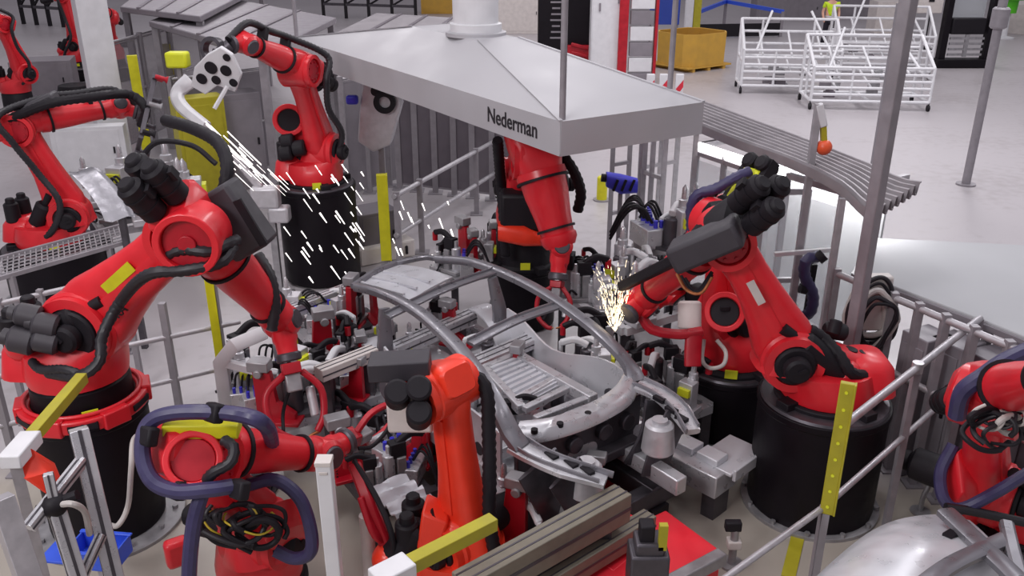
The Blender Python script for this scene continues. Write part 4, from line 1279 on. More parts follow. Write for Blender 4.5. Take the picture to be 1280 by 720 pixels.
# right hand back fence and grey slats
fr, fs = W(1046, 342, 1.55), W(1330, 462, 1.55)
fence('grey rail fence below the right-hand hood in front of grey slats', fr, fs, 1.6, [0, .3, .42, .54, .66, .8], [1.55, .9], pr=.03, rr=.03)
def slat(label, px0, py0, px1, py1, z, h_, m):
    p, q = W(px0, py0, z), W(px1, py1, z)
    root = thing('grey_cabinet', V3(((p + q) / 2).to_tuple()[:2] + (0,)), label, 'cabinet', 'grey cabinets behind the right-hand railing')
    p0, q0 = V3((p.x, p.y, 0)), V3((q.x, q.y, 0))
    n_ = (q0 - p0).cross(ZX).normalized()
    if n_.y < 0:
        n_ = -n_
    b = MB(); b.bar((p0 + ZX * z / 2) + n_ * .15, (q0 + ZX * z / 2) + n_ * .15, .3, z); o = b.build('body', m, root, bev=.01)
    b = MB(); b.bar(p0.lerp(q0, .08) + ZX * z * .5 - n_ * .005, p0.lerp(q0, .92) + ZX * z * .5 - n_ * .005, .012, z * .86); dr = b.build('door', m, root, bev=.004)
    b = MB(); b.box(p0.lerp(q0, .82) + ZX * z * .55 - n_ * .02, (.02, .02, .12)); b.build('handle', 'matte', dr)
slat('narrow grey cabinet behind the railing nearest the coiled cables', 1128, 412, 1160, 428, 1.3, 1, 'panel')
slat('grey cabinet behind the railing, second from the coiled cables', 1163, 420, 1204, 438, 1.3, 1, 'panel')
slat('darker grey cabinet behind the railing, third from the coiled cables', 1207, 436, 1262, 466, 1.3, 1, 'dpanel')
slat('wide dark cabinet at the right edge behind the purple-hosed robot', 1266, 424, 1330, 452, 1.4, 1, 'dpanel')

# ------------------------------------------------------------------ lit booth and canopy
root = thing('glass_booth', V3(W(960, 420, 0)), 'lit glass booth with a bright white top edge behind the right-hand robots', 'booth')
BZ = 2.05
b0, b1, b2 = W(872, 182, BZ), W(985, 219, BZ), W(1054, 240, BZ)
bk = UX * 1.0
b = MB(); b.bar(b0, b1, .06, .08); b.build('lit_edge', 'led', root)
b = MB(); b.bar(b1, b2, .06, .06); b.bar(b0 - ZX * .08, b1 - ZX * .08, .07, .05); b.bar(b0, b0 + bk, .06, .06); b.bar(b2, b2 + bk, .06, .06); b.build('top_frame', 'galv', root)
for t in (b0, b0.lerp(b1, .33), b0.lerp(b1, .66), b1, b2):
    b = MB(); b.box((t.x, t.y, BZ / 2), (.06, .06, BZ)); b.build('corner_post', 'galv', root)
for a, c in ((b0, b0.lerp(b1, .33)), (b0.lerp(b1, .33), b0.lerp(b1, .66)), (b0.lerp(b1, .66), b1), (b1.lerp(b2, .45), b2)):
    b = MB(); b.bar(a - ZX * BZ * .53 + ZX * 0, c - ZX * BZ * .53, .012, BZ * .9); b.build('glass_panel', 'glass', root)
# the open door leaf
d0 = b1.lerp(b2, .42); d1 = d0 - UX * .45 + VX * .25
b = MB(); 
for z in (.15, 1.0, 1.95):
    b.bar(V3((d0.x, d0.y, z)), V3((d1.x, d1.y, z)), .04, .05)
for t in (d0, d1):
    b.bar(V3((t.x, t.y, .13)), V3((t.x, t.y, 1.97)), .04, .05, UX)
dr = b.build('door', 'galv', root)
b = MB(); b.bar(V3((d0.x, d0.y, 1.05)), V3((d1.x, d1.y, 1.05)), .01, 1.8); b.build('door_glass', 'glass', dr)
e_ = b1.lerp(b2, .75)
b = MB(); b.slab([[V3((b0.x, b0.y, .02)), V3((e_.x, e_.y, .02))], [V3((b0.x, b0.y, .02)) + bk, V3((e_.x, e_.y, .02)) + bk]], .02); b.build('booth_floor', 'white', root)
b = MB(); b.bar(V3((b0.x, b0.y, 1.0)) + bk, V3((e_.x, e_.y, 1.0)) + bk, .03, 1.9); b.build('back_panel', 'pale', root)
bl = area('booth_tube_lamp', ((b0 + b2) / 2 + bk * .7 + ZX * -.1).to_tuple(), 2.0, .3, 40, (1, 1, 1))
bl.rotation_euler = (0, 0, math.atan2((b2 - b0).y, (b2 - b0).x))
# corrugated canopy
root = thing('corrugated_canopy', V3(W(1000, 330, 0)) + UX * .8, 'ribbed grey sheet canopy over the lit glass booth, its right end flaring up', 'canopy')
CZ = 2.3
TE = spline([W(856, 122, CZ), W(930, 150, CZ), W(1020, 184, CZ), W(1085, 210, CZ + .02), W(1150, 238, CZ + .05)], 4)
BE = spline([W(864, 157, CZ), W(925, 182, CZ), W(990, 206, CZ), W(1048, 236, CZ - .02), W(1090, 276, CZ - .1)], 4)
tl, tr, br, bl_ = TE[0], TE[-1], BE[-1], BE[0]
b = MB(); rows = 33
g = []
nk = len(TE) - 1
for i in range(rows):
    t = i / (rows - 1)
    g.append([a.lerp(c, t) + ZX * ((.05 if i % 4 < 2 else -.04) + .12 * max(0, k / nk - .72) * 3 * (math.sin(k * .8) * .4 + .2)) for k, (a, c) in enumerate(zip(TE, BE))])
b.slab(g, .012); b.build('ribbed_sheet', 'canopy', root, angle=20)
for p_ in (tl.lerp(bl_, .9).lerp(tr.lerp(br, .9), .05), tl.lerp(bl_, .9).lerp(tr.lerp(br, .9), .5), tl.lerp(bl_, .9).lerp(tr.lerp(br, .9), .86), tl.lerp(tr, .5)):
    b = MB(); b.box((p_.x, p_.y, CZ / 2 - .03), (.05, .05, CZ - .06)); b.build('post', 'galv', root)
# beacon lamp on its bent arm
p = DY(1018, 190, 8.1)
root = thing('beacon_lamp', V3((p.x, p.y, 0)), 'orange ball lamp hanging from a white bent arm beside the ribbed canopy', 'lamp')
top_ = DY(1014, 130, p.y); tip = DY(1029, 158, p.y); ball = DY(1030, 184, p.y)
b = MB(); b.box((p.x - .02, p.y, top_.z / 2), (.06, .06, top_.z)); b.build('post', 'galv', root)
b = MB(); b.bar(V3((p.x - .02, p.y, top_.z)), tip, .07, .07, V3((0, 1, 0))); b.build('arm', 'white', root, bev=.01)
b = MB(); b.bar(tip, ball, .05, .05, V3((0, 1, 0))); b.build('lamp_holder', 'olive', root); b = MB(); b.sphere(ball, .075); b.build('lamp_ball', 'beacon', root)
# thin posts seen against the carts
for i, (x, y, zt, lb) in enumerate(((1086, 240, 3.2, 'thin grey post between the white carts and the ribbed canopy'),)):
    p = W(x, y, 0); root = thing('slim_post', p, lb, 'post'); b = MB(); b.cyl(p, p + ZX * zt, .05, seg=12); b.build('pole', 'post', root); b = MB(); b.cyl(p, p + ZX * .02, .12, seg=16); b.build('foot', 'post', root)
# ------------------------------------------------------------------ jigs and clamps in the middle
rnd = random.Random(11)
def clamp_proto(kind):
    """built at the origin, base on z = 0, about 0.3 m tall"""
    names = {0: 'pneumatic_clamp', 1: 'locating_pin_unit', 2: 'clamp_bracket', 3: 'valve_block', 4: 'swing_clamp'}
    root = thing(names[kind], (0, 0, 0), 'x', 'clamp')
    if kind == 0:
        b = MB(); b.box((0, 0, .015), (.16, .12, .03)); b.box((-.03, 0, .1), (.05, .09, .16)); b.build('bracket', 'steel', root, bev=.004)
        b = MB(); b.cyl((.03, 0, .02), (.03, 0, .2), .035, seg=14, bev=.006); b.cyl((.03, 0, .2), (.03, 0, .25), .014, seg=8); b.build('cylinder', 'alu', root)
        b = MB(); b.box((-.02, 0, .22), (.09, .06, .09)); b.beamtube([(-.02, 0, .25), (-.1, 0, .29), (-.18, 0, .27)], .035, .04); b.build('clamp_arm', 'matte', root, bev=.004)
        b = MB(); b.cyl((-.18, 0, .27), (-.18, 0, .21), .02, seg=10); b.build('clamp_pad', 'darkred', root)
        b = MB(); b.tube([(.03, .03, .05), (.08, .08, .1), (.1, .05, .02), (.16, .02, .0)], .008, 6, 5); b.build('air_line', 'matte', root)
    elif kind == 1:
        b = MB(); b.box((0, 0, .02), (.14, .14, .04)); b.box((0, 0, .12), (.08, .1, .2)); b.box((.05, 0, .18), (.06, .05, .1)); b.build('bracket', 'cast', root, bev=.005)
        b = MB(); b.lathe((.05, 0, .22), ZX, [(0, .03), (.04, .03), (.045, .018), (.1, .016), (.12, .004)], 14); b.build('pin', 'alu', root)
        b = MB(); b.box((-.05, 0, .16), (.03, .08, .05)); b.build('sensor', 'lime' , root)
    elif kind == 2:
        b = MB(); b.prism([(-.12, -.02, 0), (.1, -.02, 0), (.1, -.02, .05), (0, -.02, .12), (-.02, -.02, .3), (-.12, -.02, .32)], (0, .04, 0)); b.box((0, 0, .01), (.26, .14, .02)); b.build('bracket', 'darkred', root, bev=.004)
        b = MB(); b.box((-.08, 0, .34), (.12, .08, .06)); b.cyl((-.08, -.05, .3), (-.08, .05, .3), .025, seg=10); b.build('clamp_head', 'steel', root, bev=.006)
    elif kind == 3:
        b = MB(); b.box((0, 0, .06), (.22, .1, .12)); b.build('block', 'alu', root, bev=.006)
        b = MB()
        for i in range(4):
            b.cyl((-.075 + i * .05, -.02, .12), (-.075 + i * .05, -.02, .165), .013, seg=8)
        b.build('fitting', 'cobalt', root)
        b = MB()
        for i in range(3):
            b.tube([(-.07 + i * .05, .0, .15), (-.05 + i * .05, .06, .24), (.02 + i * .03, .12, .2), (.1, .18, .02 + .02 * i)], .009, 6, 5)
        b.build('air_line', 'matte', root)
    else:
        b = MB(); b.cyl((0, 0, 0), (0, 0, .18), .045, seg=16, bev=.008); b.box((0, 0, .01), (.14, .14, .02)); b.build('body', 'dsteel', root)
        b = MB(); b.beamtube([(0, 0, .2), (.08, 0, .23), (.17, 0, .2)], .04, .04); b.cyl((.17, 0, .21), (.17, 0, .13), .015, seg=8); b.build('swing_arm', 'white', root, bev=.004)
    return root
protos = [clamp_proto(i) for i in range(5)]
used = set()
def put(kind, p, rz, sc, label, group):
    if kind not in used:
        o = protos[kind]; used.add(kind)
        o.location = p; o.rotation_euler = (0, 0, rz); o['label'] = label
    else:
        o = copy_tree(protos[kind], loc=p, rotz=rz, label=label)
    o.scale = (sc, sc, sc)
    o['group'] = group
    return o

def jig(label, cpx, cpy, z, su, sv, nu, nv, m='alu', au=UX, av=VX):
    c = W(cpx, cpy, z)
    root = thing('jig_table', V3((c.x, c.y, 0)), label, 'jig table')
    b = MB()
    for i in range(nu):
        o = (i / (nu - 1) - .5) * su; b.bar(c + au * o - av * sv / 2 - ZX * .04, c + au * o + av * sv / 2 - ZX * .04, .08, .08)
    for j in range(nv):
        o = (j / (nv - 1) - .5) * sv; b.bar(c + av * o - au * su / 2 - ZX * .04, c + av * o + au * su / 2 - ZX * .04, .08, .0798)
    b.build('top_frame', m, root)
    for i in (-1, 1):
        for j in (-1, 1):
            q = c + au * su * .47 * i + av * sv * .47 * j
            b = MB(); b.box((q.x, q.y, (z - .08) / 2), (.08, .08, z - .08)); b.box((q.x, q.y, .01), (.16, .16, .02)); b.build('leg', 'dsteel', root)
    return c
def fill(c, su, sv, n, kinds, label, group, sc=(1, 1.4), au=UX, av=VX):
    pts = []
    tries = 0
    while len(pts) < n and tries < 900:
        tries += 1
        a, b_ = rnd.uniform(-.5, .5) * su, rnd.uniform(-.5, .5) * sv
        if all((a - x) ** 2 + (b_ - y) ** 2 > .021 for x, y in pts):
            pts.append((a, b_))
    for a, b_ in pts:
        put(rnd.choice(kinds), c + au * a + av * b_ + ZX * .003, rnd.uniform(0, 6.28), rnd.uniform(*sc), label, group)

c = jig('jig table crowded with clamps left of the car frame, below the big robot wrist', 385, 482, .62, 1.25, .95, 4, 3, 'alu')
fill(c, 1.2, .9, 26, [0, 0, 1, 2, 3, 4, 3], 'clamp unit among many on the jig table left of the car frame', 'clamps on the left jig table', (1.1, 1.7))
c = jig('narrow jig table behind the left roof rail of the car frame', 430, 405, .75, .8, .6, 3, 3, 'alu')
fill(c, .8, .6, 9, [0, 1, 2, 3, 4], 'clamp unit on the narrow jig table behind the left roof rail', 'clamps on the narrow jig table', (1.1, 1.5))
c = jig('pale jig table behind the right roof rail, under the spark shower', 785, 372, .8, 1.0, 1.1, 3, 4, 'white')
fill(c, 1.0, 1.1, 20, [1, 1, 4, 4, 0, 3], 'clamp unit on the pale jig table under the spark shower', 'clamps on the pale jig table', (1.2, 1.9))
c = jig('jig table inside the right roof rail of the car frame, below the sparks', 752, 462, .55, .45, .7, 3, 3, 'white')
fill(c, .45, .7, 8, [0, 1, 4], 'clamp unit on the jig table inside the right roof rail', 'clamps inside the right roof rail', (1.1, 1.6))
c = jig('low jig table between the car frame nose and the low black drum', 822, 500, .5, .7, .6, 3, 3, 'alu')
fill(c, .7, .6, 7, [0, 1, 4], 'clamp unit on the low jig table by the low black drum', 'clamps on the low jig table', (1.2, 1.7))
c = jig('dark jig table between the two front robots and the car frame', 500, 575, .3, .9, 1.0, 3, 3, 'dsteel')
fill(c, .9, 1.0, 13, [0, 0, 2, 3], 'clamp unit on the dark jig table between the front robots and the car frame', 'clamps on the dark jig table', (1.1, 1.6))
c = jig('low jig table in front of the car frame nose, above the conveyor channel', 668, 640, .3, .8, .5, 3, 3, 'steel')
fill(c, .8, .5, 9, [0, 1, 2, 4], 'clamp unit on the low jig table behind the conveyor channel', 'clamps by the conveyor channel', (1.1, 1.6))
c = jig('jig table behind the rear of the car frame, left of the hood robot', 595, 330, .7, .9, .5, 3, 3, 'steel')
fill(c, .9, .5, 9, [0, 1, 2, 3], 'clamp unit on the jig table left of the hood robot', 'clamps left of the hood robot', (1.1, 1.6))
# clamps standing on the fixture under the roof bows
for s_, cs in ((-.3, (.5, 1.0, 1.5, 2.0, 2.45)), (.3, (.6, 1.1, 1.6, 2.1, 2.5))):
    for k, c_ in enumerate(cs):
        put(rnd.choice([0, 1, 2, 4]), car(c_, s_, .66), rnd.uniform(0, 6), 1.25, 'clamp unit on the floor of the car frame, seen between the roof rails', 'clamps inside the car frame')

# shiny ribbed foil panel
root = thing('pressed_sheet', V3(W(510, 640, 0)), 'shiny rippled metal panel lying between the two front robots', 'metal panel')
b = MB(); g = []
p00, p10, p01, p11 = W(462, 612, .5), W(508, 596, .5), W(512, 668, .5), W(562, 640, .5)
for i in range(22):
    t = i / 21
    a, c_ = p00.lerp(p01, t), p10.lerp(p11, t)
    g.append([a.lerp(c_, k / 6) + ZX * (.03 * math.sin(i * 1.5 + k * .3) + .02 * rnd.random()) for k in range(7)])
b.slab(g, .012); b.build('sheet', 'alusheet', root, angle=30)
for p in (p00.lerp(p01, .15), p10.lerp(p11, .85)):
    b = MB(); b.box((p.x, p.y, .23), (.06, .06, .46)); b.build('stand', 'dsteel', root)

# offwhite boxes
def cabinet(name, label, cat, px, py, size, m='offwhite', rz=A, lid=None, z0=0.0, group=None, knob=True):
    p = W(px, py, z0)
    X, Y = V3((math.cos(rz), math.sin(rz), 0)), V3((-math.sin(rz), math.cos(rz), 0))
    root = thing(name, p, label, cat, group)
    b = MB(); b.box(p + ZX * size[2] / 2, size, (X, Y, ZX)); o = b.build('body', m, root, bev=.012)
    f = -Y
    b = MB(); b.box(p + ZX * size[2] * .5 + f * (size[1] / 2 + .006), (size[0] * .86, .012, size[2] * .86), (X, Y, ZX)); d_ = b.build('door', lid or m, root, bev=.004)
    if knob:
        b = MB(); b.box(p + ZX * size[2] * .5 + f * (size[1] / 2 + .025) + X * size[0] * .34, (.03, .03, .12), (X, Y, ZX)); b.build('handle', 'matte', d_)
    return root
cabinet('control_box', 'pale grey control box in front of the car frame nose', 'box', 678, 655, (.3, .2, .5))
cabinet('control_box', 'pale grey control box between red brackets under the right fender of the car frame', 'box', 795, 598, (.3, .25, .45))
def red_bracket(label, px, py, z, rz, s=1.0):
    p = W(px, py, 0)
    X = V3((math.cos(rz), math.sin(rz), 0)); Y = V3((-X.y, X.x, 0))
    root = thing('red_bracket', p, label, 'bracket')
    b = MB(); b.prism([p + X * a * s + ZX * c for a, c in ((-.14, 0), (.14, 0), (.12, z * .4), (.03, z * .55), (.08, z), (-.1, z), (-.12, z * .5))], Y * .09); b.box(p + ZX * .01, (.36 * s, .2, .02), (X, Y, ZX)); b.build('body', 'darkred', root, bev=.006)
    b = MB(); b.cyl(p + ZX * z * .8 - Y * .03, p + ZX * z * .8 + Y * .12, .05 * s, seg=14); b.build('pivot', 'steel', root)
red_bracket('red bracket left of the pale box under the car frame nose', 768, 612, .6, .3, 1.2)
red_bracket('red bracket right of the pale box under the car frame nose', 815, 600, .6, 2.2, 1.1)
red_bracket('red bracket left of the pale control box behind the conveyor channel', 705, 640, .5, .5, 1.2)
red_bracket('red bracket right of the jig table behind the conveyor channel', 738, 640, .35, 1.5, 1.0)

# bent white frame
root = thing('white_jig_frame', V3(W(300, 520, 0)), 'white bent tube frame left of the crowded jig table', 'frame')
b = MB(); q0, q1, q2, q3 = W(330, 416, 1.2), W(292, 432, 1.2), W(276, 452, 1.05), W(284, 512, .5)
b.beamtube([q0, q1, q2, q3], .12, .08, V3((0, -1, .3)), 1); b.bar(q3, V3((q3.x, q3.y, 0)), .1, .08, UX); b.bar(V3(W(345, 470, .9)), q2, .06, .06); b.build('tube', 'white', root)
b = MB(); q = V3(W(345, 470, .9)); b.bar(q, V3((q.x, q.y, 0)), .06, .06, UX); b.build('leg', 'white', root)

# dark red gun arms of the second station
root = thing('weld_gun_stand', V3(W(470, 690, 0)), 'dark red welding gun arms standing right of the white square post', 'welding gun')
b = MB(); q0, q1, q2 = W(443, 580, .95), W(462, 630, .75), W(482, 680, .45)
b.beamtube([q0, q1, q2], .07, .09, V3((1, 0, .2)), 4); b.beamtube([W(452, 620, .8), W(466, 660, .6), W(478, 670, .5)], .12, .05, V3((1, 0, .2)), 4); b.build('gun_arm', 'darkred', root, bev=.008)
b = MB(); b.tube([q0 + ZX * .03, W(472, 625, .8), W(490, 670, .6), W(492, 712, .3)], .02, 8, 6); b.build('cable', 'matte', root)
b = MB(); q = W(461, 690, .3); b.cyl(V3((q.x, q.y, 0)), V3((q.x, q.y, .62)), .05, seg=14); b.build('stand', 'offwhite', root)

# ------------------------------------------------------------------ front left frame and beams
def prof(b, p, q, w_=.09, up=ZX):
    b.bar(p, q, w_, w_, up)
root = thing('profile_frame', V3(W(120, 712, 0)), 'grooved aluminium profile frame with braces in front of the black drum at the lower left', 'frame')
t0 = 4.7
pts = {k: D(*v) for k, v in {'a': (98, 536, 5.05), 'b': (146, 735, 5.2), 'c': (104, 574, 5.05), 'd': (36, 660, 4.75), 'e': (69, 632, 4.85), 'f': (101, 735, 4.95), 'g': (127, 668, 5.1), 'h': (96, 735, 4.95), 'i': (0, 622, 4.4), 'j': (40, 735, 4.5), 'k': (60, 592, 4.8)}.items()}
for nm, a, c_, w_ in (('upright', 'a', 'b', .1), ('upright', 'e', 'f', .085), ('brace', 'c', 'd', .06), ('brace', 'g', 'h', .05), ('upright', 'i', 'j', .11), ('brace', 'k', 'e', .05)):
    p_, q_ = pts[a], pts[c_]
    if nm == 'upright':       # carry it on down to the floor
        dd = (q_ - p_).normalized(); q_ = p_ + dd * ((p_.z) / -dd.z)
    b = MB(); prof(b, p_, q_, w_); pr_ = b.build(nm, 'alu' if a != 'i' else 'galv', root, bev=.004)
    if a != 'i':
        dd = (q_ - p_).normalized(); n_ = (CAM - p_); n_ = (n_ - dd * n_.dot(dd)).normalized(); s_ = dd.cross(n_)
        yv, xv, zv = ortho(dd, ZX)
        b = MB()
        for k in (-1, 1):
            b.bar(p_ + xv * k * (w_ / 2 + .001), q_ + xv * k * (w_ / 2 + .001), .004, w_ * .2, yv); b.bar(p_ + yv * k * (w_ / 2 + .001), q_ + yv * k * (w_ / 2 + .001), w_ * .2, .004, yv)
        b.build('groove', 'dsteel', pr_)
b = MB(); q = pts['e']; b.sphere(q, .07, 12, 8); b.cyl(q - V3((.1, 0, .03)), q + V3((.12, .03, .05)), .03, seg=10); b.build('joint', 'matte', root)
b = MB(); q = D(49, 588, 5.0); b.loft([(q + V3((-.05, 0, .1)), UX, ZX, .04, .04, 3), (q, UX, V3((0, 1, 0)), .07, .06, 3), (q + V3((.06, 0, -.12)), UX, V3((0, 1, 0)), .04, .04, 3)]); b.build('orange_bracket', 'orange', root)
xh = MB(); xh.tube([pts['e'], D(90, 630, 4.8), D(106, 640, 4.9), D(112, 668, 5.0)], .018, 8, 6); xh.build('cable', 'greyhose', root)
# blue bin hooked to the frame
p = W(126, 700, .45)
root = thing('parts_bin', V3((p.x, p.y, .45)), 'bright blue open plastic parts bin beside the foot of the lower left drum', 'bin')
X = V3((.97, -.12, 0)).normalized(); Y = V3((.12, .97, 0)).normalized()
b = MB()
w_, l_, h_ = .34, .22, .13
for a, c_, sx, sy in ((0, -l_ / 2, w_, .012), (0, l_ / 2, w_, .012), (-w_ / 2, 0, .012, l_), (w_ / 2, 0, .012, l_)):
    b.box(p + X * a + Y * c_ + ZX * (h_ / 2 + .012), (sx, sy, h_), (X, Y, ZX))
b.box(p + ZX * .006, (w_, l_, .012), (X, Y, ZX)); bi = b.build('body', 'blue', root, bev=.004)
b = MB()
for c_ in (-1, 1):
    b.box(p + Y * c_ * l_ / 2 + ZX * (h_ + .012), (w_ + .03, .03, .014), (X, Y, ZX))
b.build('rim', 'blue', root, bev=.004)
b = MB(); b.box(p - X * .27 + ZX * .05, (.2, .24, .02), (X, Y, ZX)); b.build('side_tray', 'blue', root, bev=.004)
b = MB(); b.box((p.x, p.y, .22), (.05, .05, .44)); b.box((p.x, p.y, .01), (.2, .2, .02)); b.build('stand', 'galv', root)

def yellow_beam(label, p, q, white_end, w_=.07, name='light_barrier'):
    root = thing(name, V3(((p + q) / 2).to_tuple()[:2] + (0,)), label, 'light barrier')
    b = MB(); b.bar(p, q, w_, w_); b.build('housing', 'olive', root, bev=.004)
    d = (p - q).normalized()
    b = MB(); b.bar(p - d * .02, p + d * white_end, w_ * 1.7, w_ * 1.2); b.build('end_bracket', 'white', root, bev=.008)
    b = MB(); e = p + d * white_end * .8; b.bar(e, V3((e.x, e.y, 0)), .06, .06, UX); b.build('stand', 'galv', root)
yellow_beam('olive yellow beam with a white end bracket beside the big black drum at the left', W(38, 548, 1.7), W(103, 472, 1.7), .25)
yellow_beam('olive yellow beam with a white end box across the foot of the bottom centre robot', W(508, 708, 1.55), W(617, 652, 1.55), .18, .075)
p = DY(405, 577, 4.2)
root = thing('square_post', V3((p.x, p.y, 0)), 'white square post with a capped top in front of the crowded jig table', 'post')
b = MB(); b.box((p.x, p.y, p.z / 2), (.085, .085, p.z)); b.build('tube', 'white', root, bev=.006)
b = MB(); b.box((p.x, p.y, p.z + .006), (.092, .092, .03)); b.box((p.x, p.y - .045, p.z - .05), (.05, .008, .02)); b.build('cap', 'offwhite', root, bev=.006)
# little stand by the red box
p = W(914, 706, 0)
root = thing('sensor_stand', p, 'small sensor stand on the floor right of the red box', 'sensor')
b = MB(); b.cyl(p, p + ZX * .35, .03, seg=12); b.cyl(p, p + ZX * .02, .09, seg=16); b.build('pole', 'steel', root)
b = MB(); b.box(p + ZX * .36 + V3((-.02, 0, 0)), (.12, .06, .08)); b.build('head', 'matte', root, bev=.01); b = MB(); b.box(p + ZX * .2, (.1, .08, .07)); b.build('bracket', 'offwhite', root, bev=.008)
p = W(1150, 640, 0)
root = thing('sensor_stand', p, 'small white sensor on a bent stalk behind the car panel at lower right', 'sensor')
b = MB(); b.tube([p, p + ZX * .15, p + V3((.05, .02, .28))], .02, 8, 5); b.cyl(p, p + ZX * .015, .08, seg=14); b.build('stalk', 'steel', root); b = MB(); b.box(p + V3((.05, .02, .3)), (.1, .09, .06)); b.build('head', 'offwhite', root, bev=.008)
b = MB(); b.cyl(p + V3((.06, 0, .32)), p + V3((.06, -.06, .32)), .03, seg=12); b.build('lens', 'matte', kids(root)[0])

# car panel at the lower right
root = thing('pressed_car_side', V3(W(1170, 735, 0)), 'large bright pressed car body panel in the lower right corner', 'car body panel')
rows = [[(1000, 740), (1040, 702), (1082, 668), (1120, 650), (1168, 643), (1212, 650)],
        [(1030, 745), (1066, 708), (1104, 678), (1142, 662), (1186, 656), (1228, 664)],
        [(1070, 760), (1104, 722), (1140, 694), (1176, 680), (1214, 676), (1248, 684)],
        [(1110, 790), (1150, 745), (1184, 712), (1216, 696), (1246, 692), (1272, 702)],
        [(1150, 820), (1190, 775), (1220, 738), (1250, 716), (1274, 708), (1300, 716)]]
zs = [.78, .9, .96, .94, .86]
g = [spline([W(x, y, z + .05 * math.sin(PI * i / 5)) for i, (x, y) in enumerate(r_)], 4) for r_, z in zip(rows, zs)]
g = list(map(list, zip(*[spline(list(c_), 3) for c_ in zip(*g)])))
b = MB(); b.slab(g, .02); pn = b.build('panel', 'alusheet', root, angle=60)
b = MB(); b.beamtube([p_ + ZX * .02 for p_ in [r_[0] for r_ in g]], .06, .05, ZX, 1); b.build('flange', 'alu', root)
b = MB(); b.beamtube([W(1118, 760, 1.02), W(1180, 712, 1.05), W(1222, 690, 1.05), W(1262, 672, 1.0)], .1, .05); b.beamtube([W(1182, 640, 1.0), W(1212, 668, 1.02), W(1262, 715, 1.05), W(1290, 745, 1.05)], .12, .06); b.beamtube([W(1258, 655, 1.0), W(1266, 690, 1.02), W(1280, 740, 1.02)], .08, .06); b.build('cross_rail', 'carframe', root)
b = MB(); q = W(1188, 669, .99); b.box(q, (.08, .06, .03), (UX, VX, ZX)); b.build('slot', 'matte', pn)
for x, y in ((1090, 720), (1240, 715)):
    q = W(x, y, .8); b = MB(); b.box((q.x, q.y, .4), (.08, .08, .8)); b.box((q.x, q.y, .01), (.2, .2, .02)); b.build('support_leg', 'dsteel', root)

# coil of cables on the fence, hose on the booth
root = thing('cable_coil', W(1092, 420, 1.1), 'tangled coil of dark cables hanging on the fence below the right-hand hood', 'cables')
cc = W(1092, 398, 1.35)
for k in range(9):
    r_ = .16 + .025 * (k % 5)
    ph = k * .7
    pts_ = [cc + V3((math.cos(a) * r_ * .8 + .02 * math.sin(3 * a + ph), .03 * k - .1, math.sin(a) * r_ * 1.3 + .03 * math.cos(2 * a + ph))) for a in [2 * PI * i / 11 for i in range(12)]]
    b = MB(); b.tube(pts_, .014 + .006 * (k % 3), 8, 5); b.build('cable', ('matte', 'rubber', 'greyhose')[k % 3], root)
b = MB(); b.box(cc + V3((0, .12, .1)), (.3, .12, .5)); b.build('hanger_plate', 'offwhite', root, bev=.02)
b = MB(); q = V3((cc.x, cc.y + .1, 0)); b.box(q + ZX * .55, (.06, .06, 1.1)); b.build('post', 'post', root)
root = thing('hanging_tool', W(1012, 420, 0), 'dark bent hose tool hanging on the lit booth frame', 'tool')
q = DY(1012, 320, 7.9)
xh = MB(); xh.tube([DY(1024, 320, 7.9), DY(1008, 326, 7.85), DY(1006, 345, 7.85), DY(1016, 368, 7.85), DY(1014, 388, 7.85), DY(1004, 396, 7.9)], .06, 12, 6, ribs=True); xh.build('hose', 'bluehose', root)
b = MB(); b.cyl(DY(1022, 324, 7.85), DY(1030, 318, 7.85), .06, seg=12); b.cyl(DY(1000, 360, 7.85), DY(1008, 362, 7.85), .05, seg=12); b.bar(DY(1018, 330, 7.9), DY(1008, 390, 7.9), .05, .05); b.build('fitting', 'matte', root)
b = MB(); b.bar(DY(968, 318, 7.95), DY(1040, 312, 7.95), .04, .04); b.build('bracket_bar', 'white', root)

# cobalt valve block under the hood, and back equipment
p = W(770, 350, 0)
root = thing('blue_valve_block', DY(777, 350, 10.5), 'cobalt blue valve block on a post to the right of the hood robot', 'valve block')
q = DY(776, 230, 10.4)
root.location = V3((q.x, q.y, 0))
b = MB(); b.loft([(q + V3((-.18, 0, .06)), V3((0, 1, 0)), ZX, .08, .09, 3), (q, V3((0, 1, 0)), ZX, .1, .12, 3), (q + V3((.2, 0, -.02)), V3((0, 1, 0)), ZX, .07, .09, 3)]); b.build('body', 'cobalt', root)
b = MB()
for i in range(3):
    b.bar(q + V3((-.1 + .1 * i, -.1, -.06)), q + V3((-.05 + .1 * i, -.1, .08)), .02, .03)
b.cyl(q + V3((-.24, 0, .08)), q + V3((-.16, 0, .07)), .05, seg=12); b.build('port', 'matte', root)
b = MB(); b.box((q.x, q.y, (q.z - .1) / 2), (.05, .05, q.z - .1)); b.box((q.x, q.y, .01), (.2, .2, .02)); b.build('post', 'post', root)
c = jig('pale equipment stand in front of the lit booth, full of hoses and fittings', 850, 300, 1.1, .8, .6, 3, 3, 'galv')
fill(c, .9, .7, 10, [1, 3, 4, 0, 3], 'fitting on the pale equipment stand in front of the lit booth', 'fittings on the pale stand', (1.3, 2.2))

